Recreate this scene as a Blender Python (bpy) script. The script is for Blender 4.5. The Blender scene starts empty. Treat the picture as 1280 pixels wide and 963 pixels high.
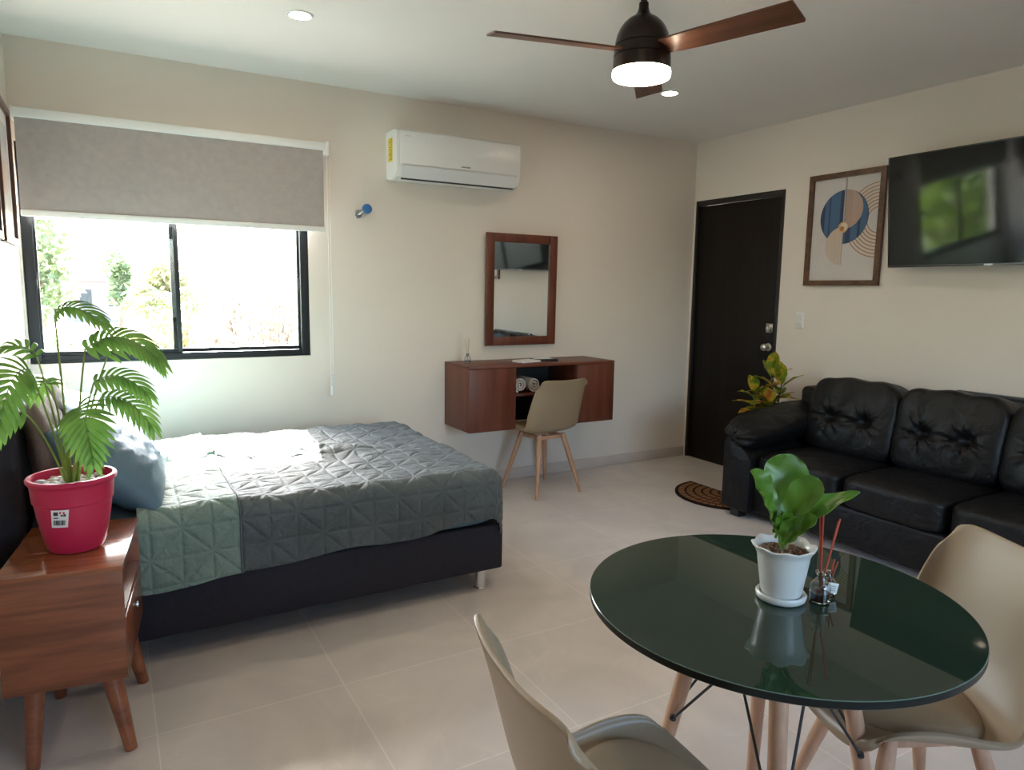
import bpy, bmesh, math, random
import numpy as np
from mathutils import Vector, Matrix, noise

random.seed(7)
SC = bpy.context.scene
COL = SC.collection
PI = math.pi

# ---------------------------------------------------------------- room numbers (metres)
DB = 4.476      # back wall y
WR = 4.313      # right wall x
WL = -0.385     # left wall x
RY = -1.9       # rear wall y
HC = 2.64       # ceiling

# ---------------------------------------------------------------- materials
def new_mat(name):
    m = bpy.data.materials.new(name); m.use_nodes = True
    nt = m.node_tree; b = nt.nodes['Principled BSDF']
    return m, nt, b

def N(nt, kind, **kw):
    n = nt.nodes.new(kind)
    for k, v in kw.items():
        if k in n.inputs: n.inputs[k].default_value = v
        else: setattr(n, k, v)
    return n

def rgb(c): return (c[0], c[1], c[2], 1.0)

def ramp(nt, stops):
    r = nt.nodes.new('ShaderNodeValToRGB'); e = r.color_ramp.elements
    while len(e) < len(stops): e.new(0.5)
    for i, (p, c) in enumerate(stops):
        e[i].position = p; e[i].color = rgb(c) if len(c) == 3 else c
    return r

def plain(name, col, rough=0.5, metal=0.0, var=0.0, vscale=8.0, bump=0.0, bscale=60.0, spec=0.5, coat=0.0, **extra):
    m, nt, b = new_mat(name)
    b.inputs['Base Color'].default_value = rgb(col)
    b.inputs['Roughness'].default_value = rough
    b.inputs['Metallic'].default_value = metal
    b.inputs['Specular IOR Level'].default_value = spec
    b.inputs['Coat Weight'].default_value = coat
    for k, v in extra.items():
        b.inputs[k.replace('_', ' ')].default_value = v
    tc = N(nt, 'ShaderNodeTexCoord')
    if var > 0:
        nz = N(nt, 'ShaderNodeTexNoise', Scale=vscale, Detail=4.0)
        nt.links.new(tc.outputs['Object'], nz.inputs['Vector'])
        lo = [max(0, c * (1 - var)) for c in col]; hi = [min(1, c * (1 + var)) for c in col]
        r = ramp(nt, [(0.3, lo), (0.7, hi)])
        nt.links.new(nz.outputs['Fac'], r.inputs['Fac'])
        nt.links.new(r.outputs['Color'], b.inputs['Base Color'])
    if bump > 0:
        nb = N(nt, 'ShaderNodeTexNoise', Scale=bscale, Detail=3.0)
        nt.links.new(tc.outputs['Object'], nb.inputs['Vector'])
        bp = N(nt, 'ShaderNodeBump', Strength=bump, Distance=0.01)
        nt.links.new(nb.outputs['Fac'], bp.inputs['Height'])
        nt.links.new(bp.outputs['Normal'], b.inputs['Normal'])
    return m

def wood(name, dark, light, rough=0.35, axis='X', scale=7.0, stretch=0.06, coat=0.0, bump=0.05):
    """grain stretched along one object axis"""
    m, nt, b = new_mat(name)
    tc = N(nt, 'ShaderNodeTexCoord'); mp = N(nt, 'ShaderNodeMapping')
    s = {'X': (stretch, 1, 1), 'Y': (1, stretch, 1), 'Z': (1, 1, stretch)}[axis]
    mp.inputs['Scale'].default_value = s
    nt.links.new(tc.outputs['Object'], mp.inputs['Vector'])
    n1 = N(nt, 'ShaderNodeTexNoise', Scale=scale * 3, Detail=6.0, Distortion=0.6)
    n2 = N(nt, 'ShaderNodeTexNoise', Scale=scale * 14, Detail=3.0)
    nt.links.new(mp.outputs['Vector'], n1.inputs['Vector']); nt.links.new(mp.outputs['Vector'], n2.inputs['Vector'])
    mx = N(nt, 'ShaderNodeMath', operation='MULTIPLY_ADD'); mx.inputs[1].default_value = 0.45
    nt.links.new(n2.outputs['Fac'], mx.inputs[0]); nt.links.new(n1.outputs['Fac'], mx.inputs[2])
    r = ramp(nt, [(0.5, dark), (0.95, light)])
    nt.links.new(mx.outputs[0], r.inputs['Fac'])
    nt.links.new(r.outputs['Color'], b.inputs['Base Color'])
    b.inputs['Roughness'].default_value = rough
    b.inputs['Coat Weight'].default_value = coat; b.inputs['Coat Roughness'].default_value = 0.12
    if bump:
        bp = N(nt, 'ShaderNodeBump', Strength=bump, Distance=0.004)
        nt.links.new(mx.outputs[0], bp.inputs['Height']); nt.links.new(bp.outputs['Normal'], b.inputs['Normal'])
    return m

def emis(name, col, strength):
    m, nt, b = new_mat(name)
    b.inputs['Base Color'].default_value = rgb((0.9, 0.9, 0.9))
    b.inputs['Emission Color'].default_value = rgb(col)
    b.inputs['Emission Strength'].default_value = strength
    return m

def thin_glass(name, tint=(0.96, 0.98, 0.97), refl=1.0):
    m = bpy.data.materials.new(name); m.use_nodes = True; nt = m.node_tree
    nt.nodes.remove(nt.nodes['Principled BSDF'])
    out = nt.nodes['Material Output']
    t = N(nt, 'ShaderNodeBsdfTransparent', Color=rgb(tint)); g = N(nt, 'ShaderNodeBsdfGlossy', Roughness=0.01)
    lw = N(nt, 'ShaderNodeLayerWeight', Blend=0.5)
    f = N(nt, 'ShaderNodeMath', operation='POWER'); nt.links.new(lw.outputs['Facing'], f.inputs[0]); f.inputs[1].default_value = 5.0
    mul = N(nt, 'ShaderNodeMath', operation='MULTIPLY_ADD'); mul.inputs[1].default_value = 0.9; mul.inputs[2].default_value = 0.035 * refl
    mix = N(nt, 'ShaderNodeMixShader')
    nt.links.new(f.outputs[0], mul.inputs[0]); nt.links.new(mul.outputs[0], mix.inputs[0])
    nt.links.new(t.outputs[0], mix.inputs[1]); nt.links.new(g.outputs[0], mix.inputs[2])
    nt.links.new(mix.outputs[0], out.inputs['Surface'])
    return m

def leaf_mat(name, dark, light, vein=None, trans=0.35, scale=9.0, rough=0.42):
    m, nt, b = new_mat(name)
    tc = N(nt, 'ShaderNodeTexCoord')
    nz = N(nt, 'ShaderNodeTexNoise', Scale=scale, Detail=4.0)
    nt.links.new(tc.outputs['Object'], nz.inputs['Vector'])
    st = [(0.35, dark), (0.65, light)] if vein is None else [(0.3, dark), (0.47, light)] + vein
    r = ramp(nt, st); nt.links.new(nz.outputs['Fac'], r.inputs['Fac'])
    nt.links.new(r.outputs['Color'], b.inputs['Base Color'])
    b.inputs['Roughness'].default_value = rough
    tr = N(nt, 'ShaderNodeBsdfTranslucent'); nt.links.new(r.outputs['Color'], tr.inputs['Color'])
    mix = N(nt, 'ShaderNodeMixShader'); mix.inputs[0].default_value = trans
    out = nt.nodes['Material Output']
    nt.links.new(b.outputs[0], mix.inputs[1]); nt.links.new(tr.outputs[0], mix.inputs[2])
    nt.links.new(mix.outputs[0], out.inputs['Surface'])
    return m

# ---------------------------------------------------------------- mesh building
class MB:
    """collects shapes that become ONE mesh object"""
    def __init__(s): s.V = []; s.F = []; s.MI = []
    def add(s, V, F, mi=0):
        o = len(s.V); s.V += [tuple(map(float, v)) for v in V]
        s.F += [tuple(i + o for i in f) for f in F]; s.MI += [mi] * len(F); return s
    def addbm(s, bm, mi=0):
        bm.verts.index_update()
        s.add([v.co[:] for v in bm.verts], [[v.index for v in f.verts] for f in bm.faces], mi); bm.free(); return s
    def box(s, lo, hi, bevel=0.0, seg=2, M=None, mi=0):
        bm = bmesh.new(); bmesh.ops.create_cube(bm, size=1.0)
        lo = Vector(lo); hi = Vector(hi); c = (lo + hi) / 2; d = hi - lo
        for v in bm.verts: v.co = Vector((v.co.x * d.x, v.co.y * d.y, v.co.z * d.z)) + c
        if bevel > 0:
            bmesh.ops.bevel(bm, geom=bm.edges[:], offset=min(bevel, min(d) * 0.49), segments=seg, affect='EDGES', profile=0.5)
        if M is not None: bmesh.ops.transform(bm, matrix=M, verts=bm.verts[:])
        return s.addbm(bm, mi)
    def tube(s, path, rad, n=12, caps=True, mi=0, squash=1.0):
        P = [Vector(p) for p in path]; k = len(P)
        R = [rad] * k if not hasattr(rad, '__len__') else list(rad)
        V = []; F = []; prev = None
        for i in range(k):
            t = (P[min(i + 1, k - 1)] - P[max(i - 1, 0)]).normalized()
            if prev is None:
                a = Vector((0, 0, 1)) if abs(t.z) < 0.9 else Vector((1, 0, 0))
                u = t.cross(a).normalized()
            else:
                u = (prev - t * prev.dot(t)).normalized()
            prev = u; w = t.cross(u)
            for j in range(n):
                an = 2 * PI * j / n
                V.append(P[i] + (u * math.cos(an) + w * math.sin(an) * squash) * R[i])
        for i in range(k - 1):
            for j in range(n):
                F.append((i * n + j, i * n + (j + 1) % n, (i + 1) * n + (j + 1) % n, (i + 1) * n + j))
        if caps: F.append(tuple(range(n - 1, -1, -1))); F.append(tuple((k - 1) * n + j for j in range(n)))
        return s.add(V, F, mi)
    def lathe(s, prof, n=32, c=(0, 0, 0), fn=None, cap0=True, cap1=True, mi=0):
        V = []; F = []; k = len(prof)
        for i, (r, z) in enumerate(prof):
            for j in range(n):
                an = 2 * PI * j / n
                rr, zz = (r, z) if fn is None else fn(r, z, an, i)
                V.append((c[0] + rr * math.cos(an), c[1] + rr * math.sin(an), c[2] + zz))
        for i in range(k - 1):
            for j in range(n):
                F.append((i * n + j, i * n + (j + 1) % n, (i + 1) * n + (j + 1) % n, (i + 1) * n + j))
        if cap0: F.append(tuple(range(n - 1, -1, -1)))
        if cap1: F.append(tuple((k - 1) * n + j for j in range(n)))
        return s.add(V, F, mi)
    def grid(s, P, mi=0, flip=False, closed_v=False):
        P = np.asarray(P, float); nu, nv = P.shape[:2]
        F = []
        for i in range(nu - 1):
            for j in range(nv if closed_v else nv - 1):
                q = (i * nv + j, (i + 1) * nv + j, (i + 1) * nv + (j + 1) % nv, i * nv + (j + 1) % nv)
                F.append(q[::-1] if flip else q)
        return s.add(P.reshape(-1, 3), F, mi)
    def solid(s, P, th, mi=0):
        """a grid given thickness th along minus its normal"""
        P = np.asarray(P, float); nu, nv = P.shape[:2]
        du = np.gradient(P, axis=0); dv = np.gradient(P, axis=1)
        n = np.cross(du, dv); n /= np.linalg.norm(n, axis=2, keepdims=True) + 1e-12
        t = th if np.isscalar(th) else np.asarray(th)[..., None]
        Q = P - n * t
        V = np.concatenate([P.reshape(-1, 3), Q.reshape(-1, 3)]); o = nu * nv; F = []
        for i in range(nu - 1):
            for j in range(nv - 1):
                a, b, c, d = i * nv + j, (i + 1) * nv + j, (i + 1) * nv + j + 1, i * nv + j + 1
                F.append((a, b, c, d)); F.append((d + o, c + o, b + o, a + o))
        for i in range(nu - 1):
            a, b = i * nv, (i + 1) * nv; F.append((b, a, a + o, b + o))
            a, b = i * nv + nv - 1, (i + 1) * nv + nv - 1; F.append((a, b, b + o, a + o))
        for j in range(nv - 1):
            a, b = j, j + 1; F.append((a, b, b + o, a + o))
            a, b = (nu - 1) * nv + j, (nu - 1) * nv + j + 1; F.append((b, a, a + o, b + o))
        return s.add(V, F, mi)
    def prism(s, outline, z0, z1, mi=0, M=None, holes=None):
        n = len(outline); V = [(x, y, z0) for x, y in outline] + [(x, y, z1) for x, y in outline]
        F = [tuple(range(n - 1, -1, -1)), tuple(range(n, 2 * n))]
        for i in range(n): F.append((i, (i + 1) % n, n + (i + 1) % n, n + i))
        if M is not None: V = [M @ Vector(v) for v in V]
        return s.add(V, F, mi)
    def blob(s, size, n=10, e=4.0, c=(0, 0, 0), fn=None, M=None, mi=0):
        """rounded cushion: cube grid mapped on a superellipsoid; fn(p) -> displaced point"""
        idx = {}; V = []; F = []
        def vid(i, j, k):
            key = (i, j, k)
            if key not in idx:
                p = np.array([2 * i / n - 1, 2 * j / n - 1, 2 * k / n - 1])
                l = (np.abs(p) ** e).sum() ** (1 / e); q = p / l
                v = Vector((q[0] * size[0] / 2, q[1] * size[1] / 2, q[2] * size[2] / 2))
                if fn: v = Vector(fn(v))
                v = v + Vector(c)
                if M is not None: v = M @ v
                idx[key] = len(V); V.append(v[:])
            return idx[key]
        for a in range(n):
            for b in range(n):
                F.append([vid(0, a, b), vid(0, a, b + 1), vid(0, a + 1, b + 1), vid(0, a + 1, b)])
                F.append([vid(n, a, b), vid(n, a + 1, b), vid(n, a + 1, b + 1), vid(n, a, b + 1)])
                F.append([vid(a, 0, b), vid(a + 1, 0, b), vid(a + 1, 0, b + 1), vid(a, 0, b + 1)])
                F.append([vid(a, n, b), vid(a, n, b + 1), vid(a + 1, n, b + 1), vid(a + 1, n, b)])
                F.append([vid(a, b, 0), vid(a, b + 1, 0), vid(a + 1, b + 1, 0), vid(a + 1, b, 0)])
                F.append([vid(a, b, n), vid(a + 1, b, n), vid(a + 1, b + 1, n), vid(a, b + 1, n)])
        return s.add(V, F, mi)
    def ring(s, outer, inner, z0, z1, M=None, mi=0):
        """flat frame between two equal-length outlines"""
        n = len(outer); V = []
        for z in (z0, z1):
            V += [(x, y, z) for x, y in outer] + [(x, y, z) for x, y in inner]
        F = []
        for i in range(n):
            j = (i + 1) % n
            F += [(2 * n + i, 2 * n + j, 3 * n + j, 3 * n + i), (j, i, n + i, n + j), (i, j, 2 * n + j, 2 * n + i), (n + j, n + i, 3 * n + i, 3 * n + j)]
        if M is not None: V = [M @ Vector(v) for v in V]
        return s.add(V, F, mi)
    def build(s, name, mat, parent=None, smooth=True, angle=35, fix=True):
        me = bpy.data.meshes.new(name); me.from_pydata(s.V, [], s.F)
        for m in (mat if isinstance(mat, (list, tuple)) else [mat]): me.materials.append(m)
        me.polygons.foreach_set('material_index', s.MI)
        if fix:
            bm = bmesh.new(); bm.from_mesh(me); bmesh.ops.recalc_face_normals(bm, faces=bm.faces[:]); bm.to_mesh(me); bm.free()
        me.polygons.foreach_set('use_smooth', [smooth] * len(me.polygons))
        if smooth and angle < 179: me.set_sharp_from_angle(angle=math.radians(angle))
        me.update()
        o = bpy.data.objects.new(name, me); COL.objects.link(o)
        if parent is not None: o.parent = parent
        return o

def tag(o, label=None, cat=None, group=None, kind=None):
    if label: o['label'] = label
    if cat: o['category'] = cat
    if group: o['group'] = group
    if kind: o['kind'] = kind
    return o

def thing(name, label, cat, loc=(0, 0, 0), rz=0.0, group=None, kind=None):
    o = bpy.data.objects.new(name, None); COL.objects.link(o)
    o.empty_display_size = 0.1
    o.location = loc; o.rotation_euler = (0, 0, rz)
    return tag(o, label, cat, group, kind)

def copy_tree(o, parent=None):
    c = o.copy(); COL.objects.link(c)
    if parent is not None: c.parent = parent
    for ch in [x for x in o.children]: copy_tree(ch, c)
    return c

def bez(p0, p1, p2, n):
    p0, p1, p2 = Vector(p0), Vector(p1), Vector(p2)
    return [(1 - t) ** 2 * p0 + 2 * t * (1 - t) * p1 + t * t * p2 for t in [i / (n - 1) for i in range(n)]]

def smooth01(x): 
    x = min(1.0, max(0.0, x)); return x * x * (3 - 2 * x)

def interp(x, xs, ys): return float(np.interp(x, xs, ys))

def rrect(w, h, r, n=6):
    pts = []
    for cx, cy, a0 in ((w / 2 - r, h / 2 - r, 0), (-w / 2 + r, h / 2 - r, 90), (-w / 2 + r, -h / 2 + r, 180), (w / 2 - r, -h / 2 + r, 270)):
        for i in range(n + 1):
            a = math.radians(a0 + 90 * i / n); pts.append((cx + r * math.cos(a), cy + r * math.sin(a)))
    return pts

SUN_E = 27.0
SKY_E = 0.66
EXPO = 2.5
LED_E = 38.0
FAN_E = 10.0
FAN_PITCH = -13

# ================================================================ camera and light
cam = bpy.data.cameras.new('camera'); co = bpy.data.objects.new('camera', cam); COL.objects.link(co)
cam.sensor_width = 36.0; cam.sensor_fit = 'HORIZONTAL'; cam.lens = 876.985 * 36 / 1280; cam.clip_start = 0.02; cam.clip_end = 400
_y, _p, _r = 0.5217, 0.1341, 0.0146
_f = Vector((math.sin(_y) * math.cos(_p), math.cos(_y) * math.cos(_p), -math.sin(_p)))
_rt = Vector((math.cos(_y), -math.sin(_y), 0)); _up = _rt.cross(_f)
_R = _rt * math.cos(_r) + _up * math.sin(_r); _U = -_rt * math.sin(_r) + _up * math.cos(_r)
co.matrix_world = Matrix(((_R.x, _U.x, -_f.x, 0), (_R.y, _U.y, -_f.y, 0), (_R.z, _U.z, -_f.z, 1.4094), (0, 0, 0, 1)))
SC.camera = co

SUN_DIR = Vector((-0.106, -0.687, -0.719)).normalized()
sl = bpy.data.lights.new('sun', 'SUN'); sl.energy = SUN_E; sl.angle = math.radians(0.6); sl.color = (1.0, 0.975, 0.94)
so = bpy.data.objects.new('sun', sl); COL.objects.link(so)
so.rotation_euler = SUN_DIR.to_track_quat('-Z', 'Y').to_euler(); so.location = (1, 12, 12)

w = bpy.data.worlds.new('sky'); SC.world = w; w.use_nodes = True; nt = w.node_tree
bg = nt.nodes['Background']; sky = nt.nodes.new('ShaderNodeTexSky'); sky.sky_type = 'NISHITA'; sky.sun_disc = False
sky.sun_elevation = math.radians(46); sky.sun_rotation = math.atan2(0.106, 0.687); sky.air_density = 1.0; sky.dust_density = 2.5; sky.ozone_density = 1.0
nt.links.new(sky.outputs[0], bg.inputs[0]); bg.inputs[1].default_value = SKY_E

def portal(name, loc, rot, sx, sy):
    l = bpy.data.lights.new(name, 'AREA'); l.shape = 'RECTANGLE'; l.size = sx; l.size_y = sy; l.cycles.is_portal = True; l.energy = 1
    o = bpy.data.objects.new(name, l); COL.objects.link(o); o.location = loc; o.rotation_euler = rot
portal('window_portal', (0.37, DB + 0.16, 1.4), (math.radians(-90), 0, 0), 1.5, 0.9)
portal('rear_portal', (1.6, RY - 0.13, 1.5), (math.radians(90), 0, 0), 1.9, 1.3)

SC.view_settings.view_transform = 'Standard'; SC.view_settings.look = 'None'
SC.view_settings.exposure = EXPO; SC.view_settings.gamma = 1.0; SC.view_settings.use_curve_mapping = False
SC.cycles.max_bounces = 12; SC.cycles.diffuse_bounces = 7; SC.cycles.glossy_bounces = 5; SC.cycles.transparent_max_bounces = 12
SC.cycles.sample_clamp_indirect = 12.0; SC.cycles.caustics_reflective = False; SC.cycles.caustics_refractive = False

# ================================================================ shared materials
WALL = plain('wall_paint', (0.745, 0.68, 0.612), 0.6, var=0.02, vscale=1.5, bump=0.02, bscale=160, spec=0.3)
CEIL = plain('ceiling_paint', (0.765, 0.742, 0.715), 0.65, var=0.015, vscale=1.2, spec=0.3)
BLACKMETAL = plain('black_anodised_metal', (0.018, 0.022, 0.026), 0.35, spec=0.5)
CHROME = plain('chrome', (0.75, 0.75, 0.74), 0.12, 1.0)
WHITEPL = plain('white_plastic', (0.80, 0.80, 0.78), 0.35)
GLASS = thin_glass('window_glass')
CLEAR = plain('clear_bottle_glass', (0.96, 0.98, 0.98), 0.02, Transmission_Weight=1.0, IOR=1.45)

def floor_mat():
    m, nt, b = new_mat('porcelain_floor_tiles')
    tc = N(nt, 'ShaderNodeTexCoord'); mp = N(nt, 'ShaderNodeMapping')
    mp.inputs['Location'].default_value = (-0.6623 + 6.0, -2.3272 + 6.0, 0)
    nt.links.new(tc.outputs['Object'], mp.inputs['Vector'])
    br = N(nt, 'ShaderNodeTexBrick'); br.offset = 0.0; br.squash = 1.0
    br.inputs['Scale'].default_value = 1.0; br.inputs['Brick Width'].default_value = 0.6; br.inputs['Row Height'].default_value = 0.6
    br.inputs['Mortar Size'].default_value = 0.0022; br.inputs['Mortar Smooth'].default_value = 0.15; br.inputs['Bias'].default_value = 0.0
    br.inputs['Color1'].default_value = rgb((0.635, 0.580, 0.552)); br.inputs['Color2'].default_value = rgb((0.66, 0.603, 0.574))
    br.inputs['Mortar'].default_value = rgb((0.78, 0.73, 0.70))
    nt.links.new(mp.outputs['Vector'], br.inputs['Vector'])
    nz = N(nt, 'ShaderNodeTexNoise', Scale=2.2, Detail=7.0, Distortion=1.2)
    nt.links.new(tc.outputs['Object'], nz.inputs['Vector'])
    rp = ramp(nt, [(0.35, (0.90, 0.90, 0.90)), (0.65, (1.05, 1.04, 1.02))]); nt.links.new(nz.outputs['Fac'], rp.inputs['Fac'])
    wv = N(nt, 'ShaderNodeTexNoise', Scale=1.1, Detail=4.0, Distortion=2.5); nt.links.new(tc.outputs['Object'], wv.inputs['Vector'])
    vr = ramp(nt, [(0.485, (1, 1, 1)), (0.5, (1.045, 1.04, 1.04)), (0.515, (1, 1, 1))]); nt.links.new(wv.outputs['Fac'], vr.inputs['Fac'])
    mu = N(nt, 'ShaderNodeMix', data_type='RGBA', blend_type='MULTIPLY'); mu.inputs[0].default_value = 1.0
    nt.links.new(br.outputs['Color'], mu.inputs[6]); nt.links.new(rp.outputs['Color'], mu.inputs[7])
    m2 = N(nt, 'ShaderNodeMix', data_type='RGBA', blend_type='MULTIPLY'); m2.inputs[0].default_value = 1.0
    nt.links.new(mu.outputs[2], m2.inputs[6]); nt.links.new(vr.outputs['Color'], m2.inputs[7])
    nt.links.new(m2.outputs[2], b.inputs['Base Color'])
    b.inputs['Roughness'].default_value = 0.3
    bp = N(nt, 'ShaderNodeBump', Strength=0.15, Distance=0.002); bp.invert = True
    nt.links.new(br.outputs['Fac'], bp.inputs['Height']); nt.links.new(bp.outputs['Normal'], b.inputs['Normal'])
    return m
FLOOR = floor_mat()

# ================================================================ room shell
def struct(mb, name, mat, label, cat, parent=None, **kw):
    o = mb.build(name, mat, parent, **kw)
    if parent is None: tag(o, label, cat, kind='structure')
    return o
struct(MB().box((WL - 0.15, RY - 0.15, -0.12), (WR + 0.15, DB + 0.15, 0)), 'floor', FLOOR, 'beige large format porcelain tile floor', 'floor')
struct(MB().box((WL - 0.15, RY - 0.15, HC), (WR + 0.15, DB + 0.15, HC + 0.12)), 'ceiling', CEIL, 'plain white painted ceiling', 'ceiling')
WX0, WX1, WZ0, WZ1 = -0.372, 1.100, 0.982, 2.13       # window opening
b = MB()
b.box((WL - 0.15, DB, 0), (WX0, DB + 0.15, HC)); b.box((WX1, DB, 0), (WR + 0.12, DB + 0.15, HC))
b.box((WX0, DB, 0), (WX1, DB + 0.15, WZ0)); b.box((WX0, DB, WZ1), (WX1, DB + 0.15, HC))
struct(b, 'wall_back', WALL, 'cream wall with the window and the air conditioner', 'wall')
DY0, DY1, DZ = 3.557, 4.452, 2.168                     # door opening
b = MB()
b.box((WR, RY, 0), (WR + 0.12, DY0, HC)); b.box((WR, DY0, DZ), (WR + 0.12, DB, HC)); b.box((WR, DY1, 0), (WR + 0.12, DB, DZ))
struct(b, 'wall_right', WALL, 'cream wall with the dark door and the television', 'wall')
struct(MB().box((WL - 0.12, RY, 0), (WL, DB, HC)), 'wall_left', WALL, 'cream wall behind the headboard', 'wall')
R0, R1 = 0.7, 2.5  # rear wall opening, added out of view to let in sky light
b = MB()
b.box((WL - 0.12, RY - 0.12, 0), (R0, RY, HC)); b.box((R1, RY - 0.12, 0), (WR + 0.12, RY, HC))
b.box((R0, RY - 0.12, 0), (R1, RY, 0.9)); b.box((R0, RY - 0.12, 2.1), (R1, RY, HC))
struct(b, 'wall_rear', WALL, 'unseen cream wall with an added window opening for light', 'wall')

BASE = plain('tile_skirting', (0.57, 0.505, 0.46), 0.4, var=0.06, vscale=3)
struct(MB().box((1.3, DB - 0.010, 0), (WR, DB, 0.08), 0.002), 'baseboard_back', BASE, 'low beige tile skirting under the floating desk', 'baseboard')
struct(MB().box((WR - 0.010, RY, 0), (WR, DY0 - 0.02, 0.08), 0.002), 'baseboard_right', BASE, 'low beige tile skirting behind the sofa', 'baseboard')

# ---- window (sliding, two panes)
FR = plain('dark_grey_aluminium', (0.014, 0.0165, 0.019), 0.42, spec=0.3)
def window(name, x0, x1, z0, z1, y, label, mull, depth=0.07, fw=0.05):
    W = thing(name, label, 'window', (0, 0, 0), kind='structure')
    f = MB(); y1 = y + depth
    f.box((x0, y, z0), (x0 + fw, y1, z1), 0.003); f.box((x1 - fw, y, z0), (x1, y1, z1), 0.003)
    f.box((x0 + fw, y, z0), (x1 - fw, y1, z0 + 0.04), 0.003); f.box((x0 + fw, y, z1 - 0.04), (x1 - fw, y1, z1), 0.003)
    f.box((x0 + 0.01, y - 0.006, z0 - 0.0), (x1 - 0.01, y + 0.002, z0 + 0.012), 0.002)
    f.build('window_frame', FR, W)
    for i, (a, c, yy) in enumerate(((x0 + fw - 0.012, mull + 0.022, y + 0.012), (mull - 0.022, x1 - fw + 0.012, y + 0.038))):
        s = MB(); q = 0.024; zz0, zz1 = z0 + 0.028, z1 - 0.028
        s.box((a, yy, zz0), (a + q, yy + 0.022, zz1), 0.002); s.box((c - q, yy, zz0), (c, yy + 0.022, zz1), 0.002)
        s.box((a + q, yy, zz0), (c - q, yy + 0.022, zz0 + q + 0.010), 0.002); s.box((a + q, yy, zz1 - q), (c - q, yy + 0.022, zz1), 0.002)
        sh = s.build('window_sash', FR, W)
        MB().box((a + q, yy + 0.008, zz0 + q), (c - q, yy + 0.013, zz1 - q)).build('window_pane', GLASS, sh)
        if name == 'window_1':
            x = a + 0.012 if i == 0 else c - 0.012
            l = MB(); l.box((x - 0.006, yy - 0.010, 1.38), (x + 0.006, yy, 1.47), 0.002); l.box((x - 0.004, yy - 0.016, 1.40), (x + 0.004, yy - 0.008, 1.43), 0.002)
            l.build('window_latch', BLACKMETAL, sh)
    return W
window('window_1', WX0 + 0.002, WX1, WZ0 + 0.002, WZ1 - 0.002, DB + 0.01, 'sliding window with dark grey frame behind the roller blind', 0.345)
window('added_rear_window', R0 + 0.002, R1 - 0.002, 0.902, 2.098, RY - 0.10, 'added unseen sliding window letting in sky light', 1.6)  # unseen window added behind the camera as a light source

# ---- door
DOORM = wood('espresso_door_wood', (0.0065, 0.0046, 0.004), (0.012, 0.0085, 0.007), 0.5, 'Z', 6, 0.04)
DOORM.node_tree.nodes['Principled BSDF'].inputs['Specular IOR Level'].default_value = 0.2
DFR = plain('dark_door_frame_paint', (0.012, 0.010, 0.009), 0.4)
Dr = thing('door_1', 'tall espresso brown entrance door beside the corner', 'door', (WR, 4.0, 0), kind='structure')
b = MB()
b.box((-0.006, DY0 - 4.0 + 0.002, 0.001), (0.09, DY0 - 4.0 + 0.03, DZ - 0.002), 0.002); b.box((-0.006, DY1 - 4.0 - 0.028, 0.001), (0.09, DY1 - 4.0 - 0.002, DZ - 0.002), 0.002)
b.box((-0.006, DY0 - 4.0 + 0.03, DZ - 0.045), (0.09, DY1 - 4.0 - 0.028, DZ - 0.002), 0.002)
b.build('door_frame', DFR, Dr)
b = MB(); b.box((0.014, DY0 - 4.0 + 0.032, 0.001), (0.054, DY1 - 4.0 - 0.030, DZ - 0.048), 0.002)
b.build('door_panel', DOORM, Dr)
NICK = plain('satin_nickel', (0.55, 0.52, 0.47), 0.28, 1.0)
ky = 3.637 - 4.0
def rotY90(c): return Matrix.Translation(c) @ Matrix.Rotation(-PI / 2, 4, 'Y')
b = MB(); b.box((0.006, ky - 0.03, 1.120), (0.016, ky + 0.03, 1.19), 0.004)
m = MB(); m.lathe([(0.024, 0), (0.024, 0.012), (0.020, 0.016), (0.012, 0.016), (0.012, 0.02)], 20)
b.add([rotY90((0.008, ky, 1.155)) @ Vector(v) for v in m.V], m.F)
b.box((-0.016, ky - 0.003, 1.142), (-0.006, ky + 0.003, 1.168), 0.002)
b.build('deadbolt', NICK, Dr)
b = MB(); m = MB(); m.lathe([(0.030, 0), (0.030, 0.006), (0.014, 0.012), (0.012, 0.03), (0.022, 0.038), (0.027, 0.05), (0.024, 0.062), (0.012, 0.068), (0.001, 0.069)], 24)
b.add([rotY90((0.014, ky, 1.012)) @ Vector(v) for v in m.V], m.F)
b.build('door_knob', NICK, Dr)

# ================================================================ roller blind
FAB = plain('taupe_blind_fabric', (0.40, 0.352, 0.335), 0.85, var=0.05, vscale=30, bump=0.15, bscale=500, spec=0.2)
t = thing('roller_blind', 'taupe grey roller blind half lowered over the window', 'blind', (0.41, DB, 2.25))
bx0, bx1, by = -0.362 - 0.41, 1.187 - 0.41, 4.396 - DB
b = MB(); b.box((bx0, by - 0.022, -0.018), (bx1 + 0.004, -0.004, 0.028), 0.006)
b.build('cassette', WHITEPL, t)
b = MB(); b.box((bx1 + 0.004, by - 0.028, -0.045), (bx1 + 0.024, -0.001, 0.032), 0.003); b.build('end_bracket', WHITEPL, t)
b = MB(); b.box((bx0 - 0.006, by - 0.028, -0.03), (bx0, -0.001, 0.032), 0.002)
b.build('end_bracket', WHITEPL, t)
MB().box((bx0 + 0.006, by - 0.0015, 1.775 - 2.25), (bx1 - 0.006, by + 0.0015, -0.016)).build('fabric', FAB, t)
b = MB(); b.box((bx0 + 0.004, by - 0.008, 1.748 - 2.25), (bx1 - 0.002, by + 0.008, 1.782 - 2.25), 0.006)
b.build('bottom_rail', WHITEPL, t)
b = MB(); cx = 1.212 - 0.41
for s in (-0.008, 0.008): b.tube([(cx + s, by, -0.03), (cx + s, by, -1.46)], 0.0017, 6)
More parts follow.
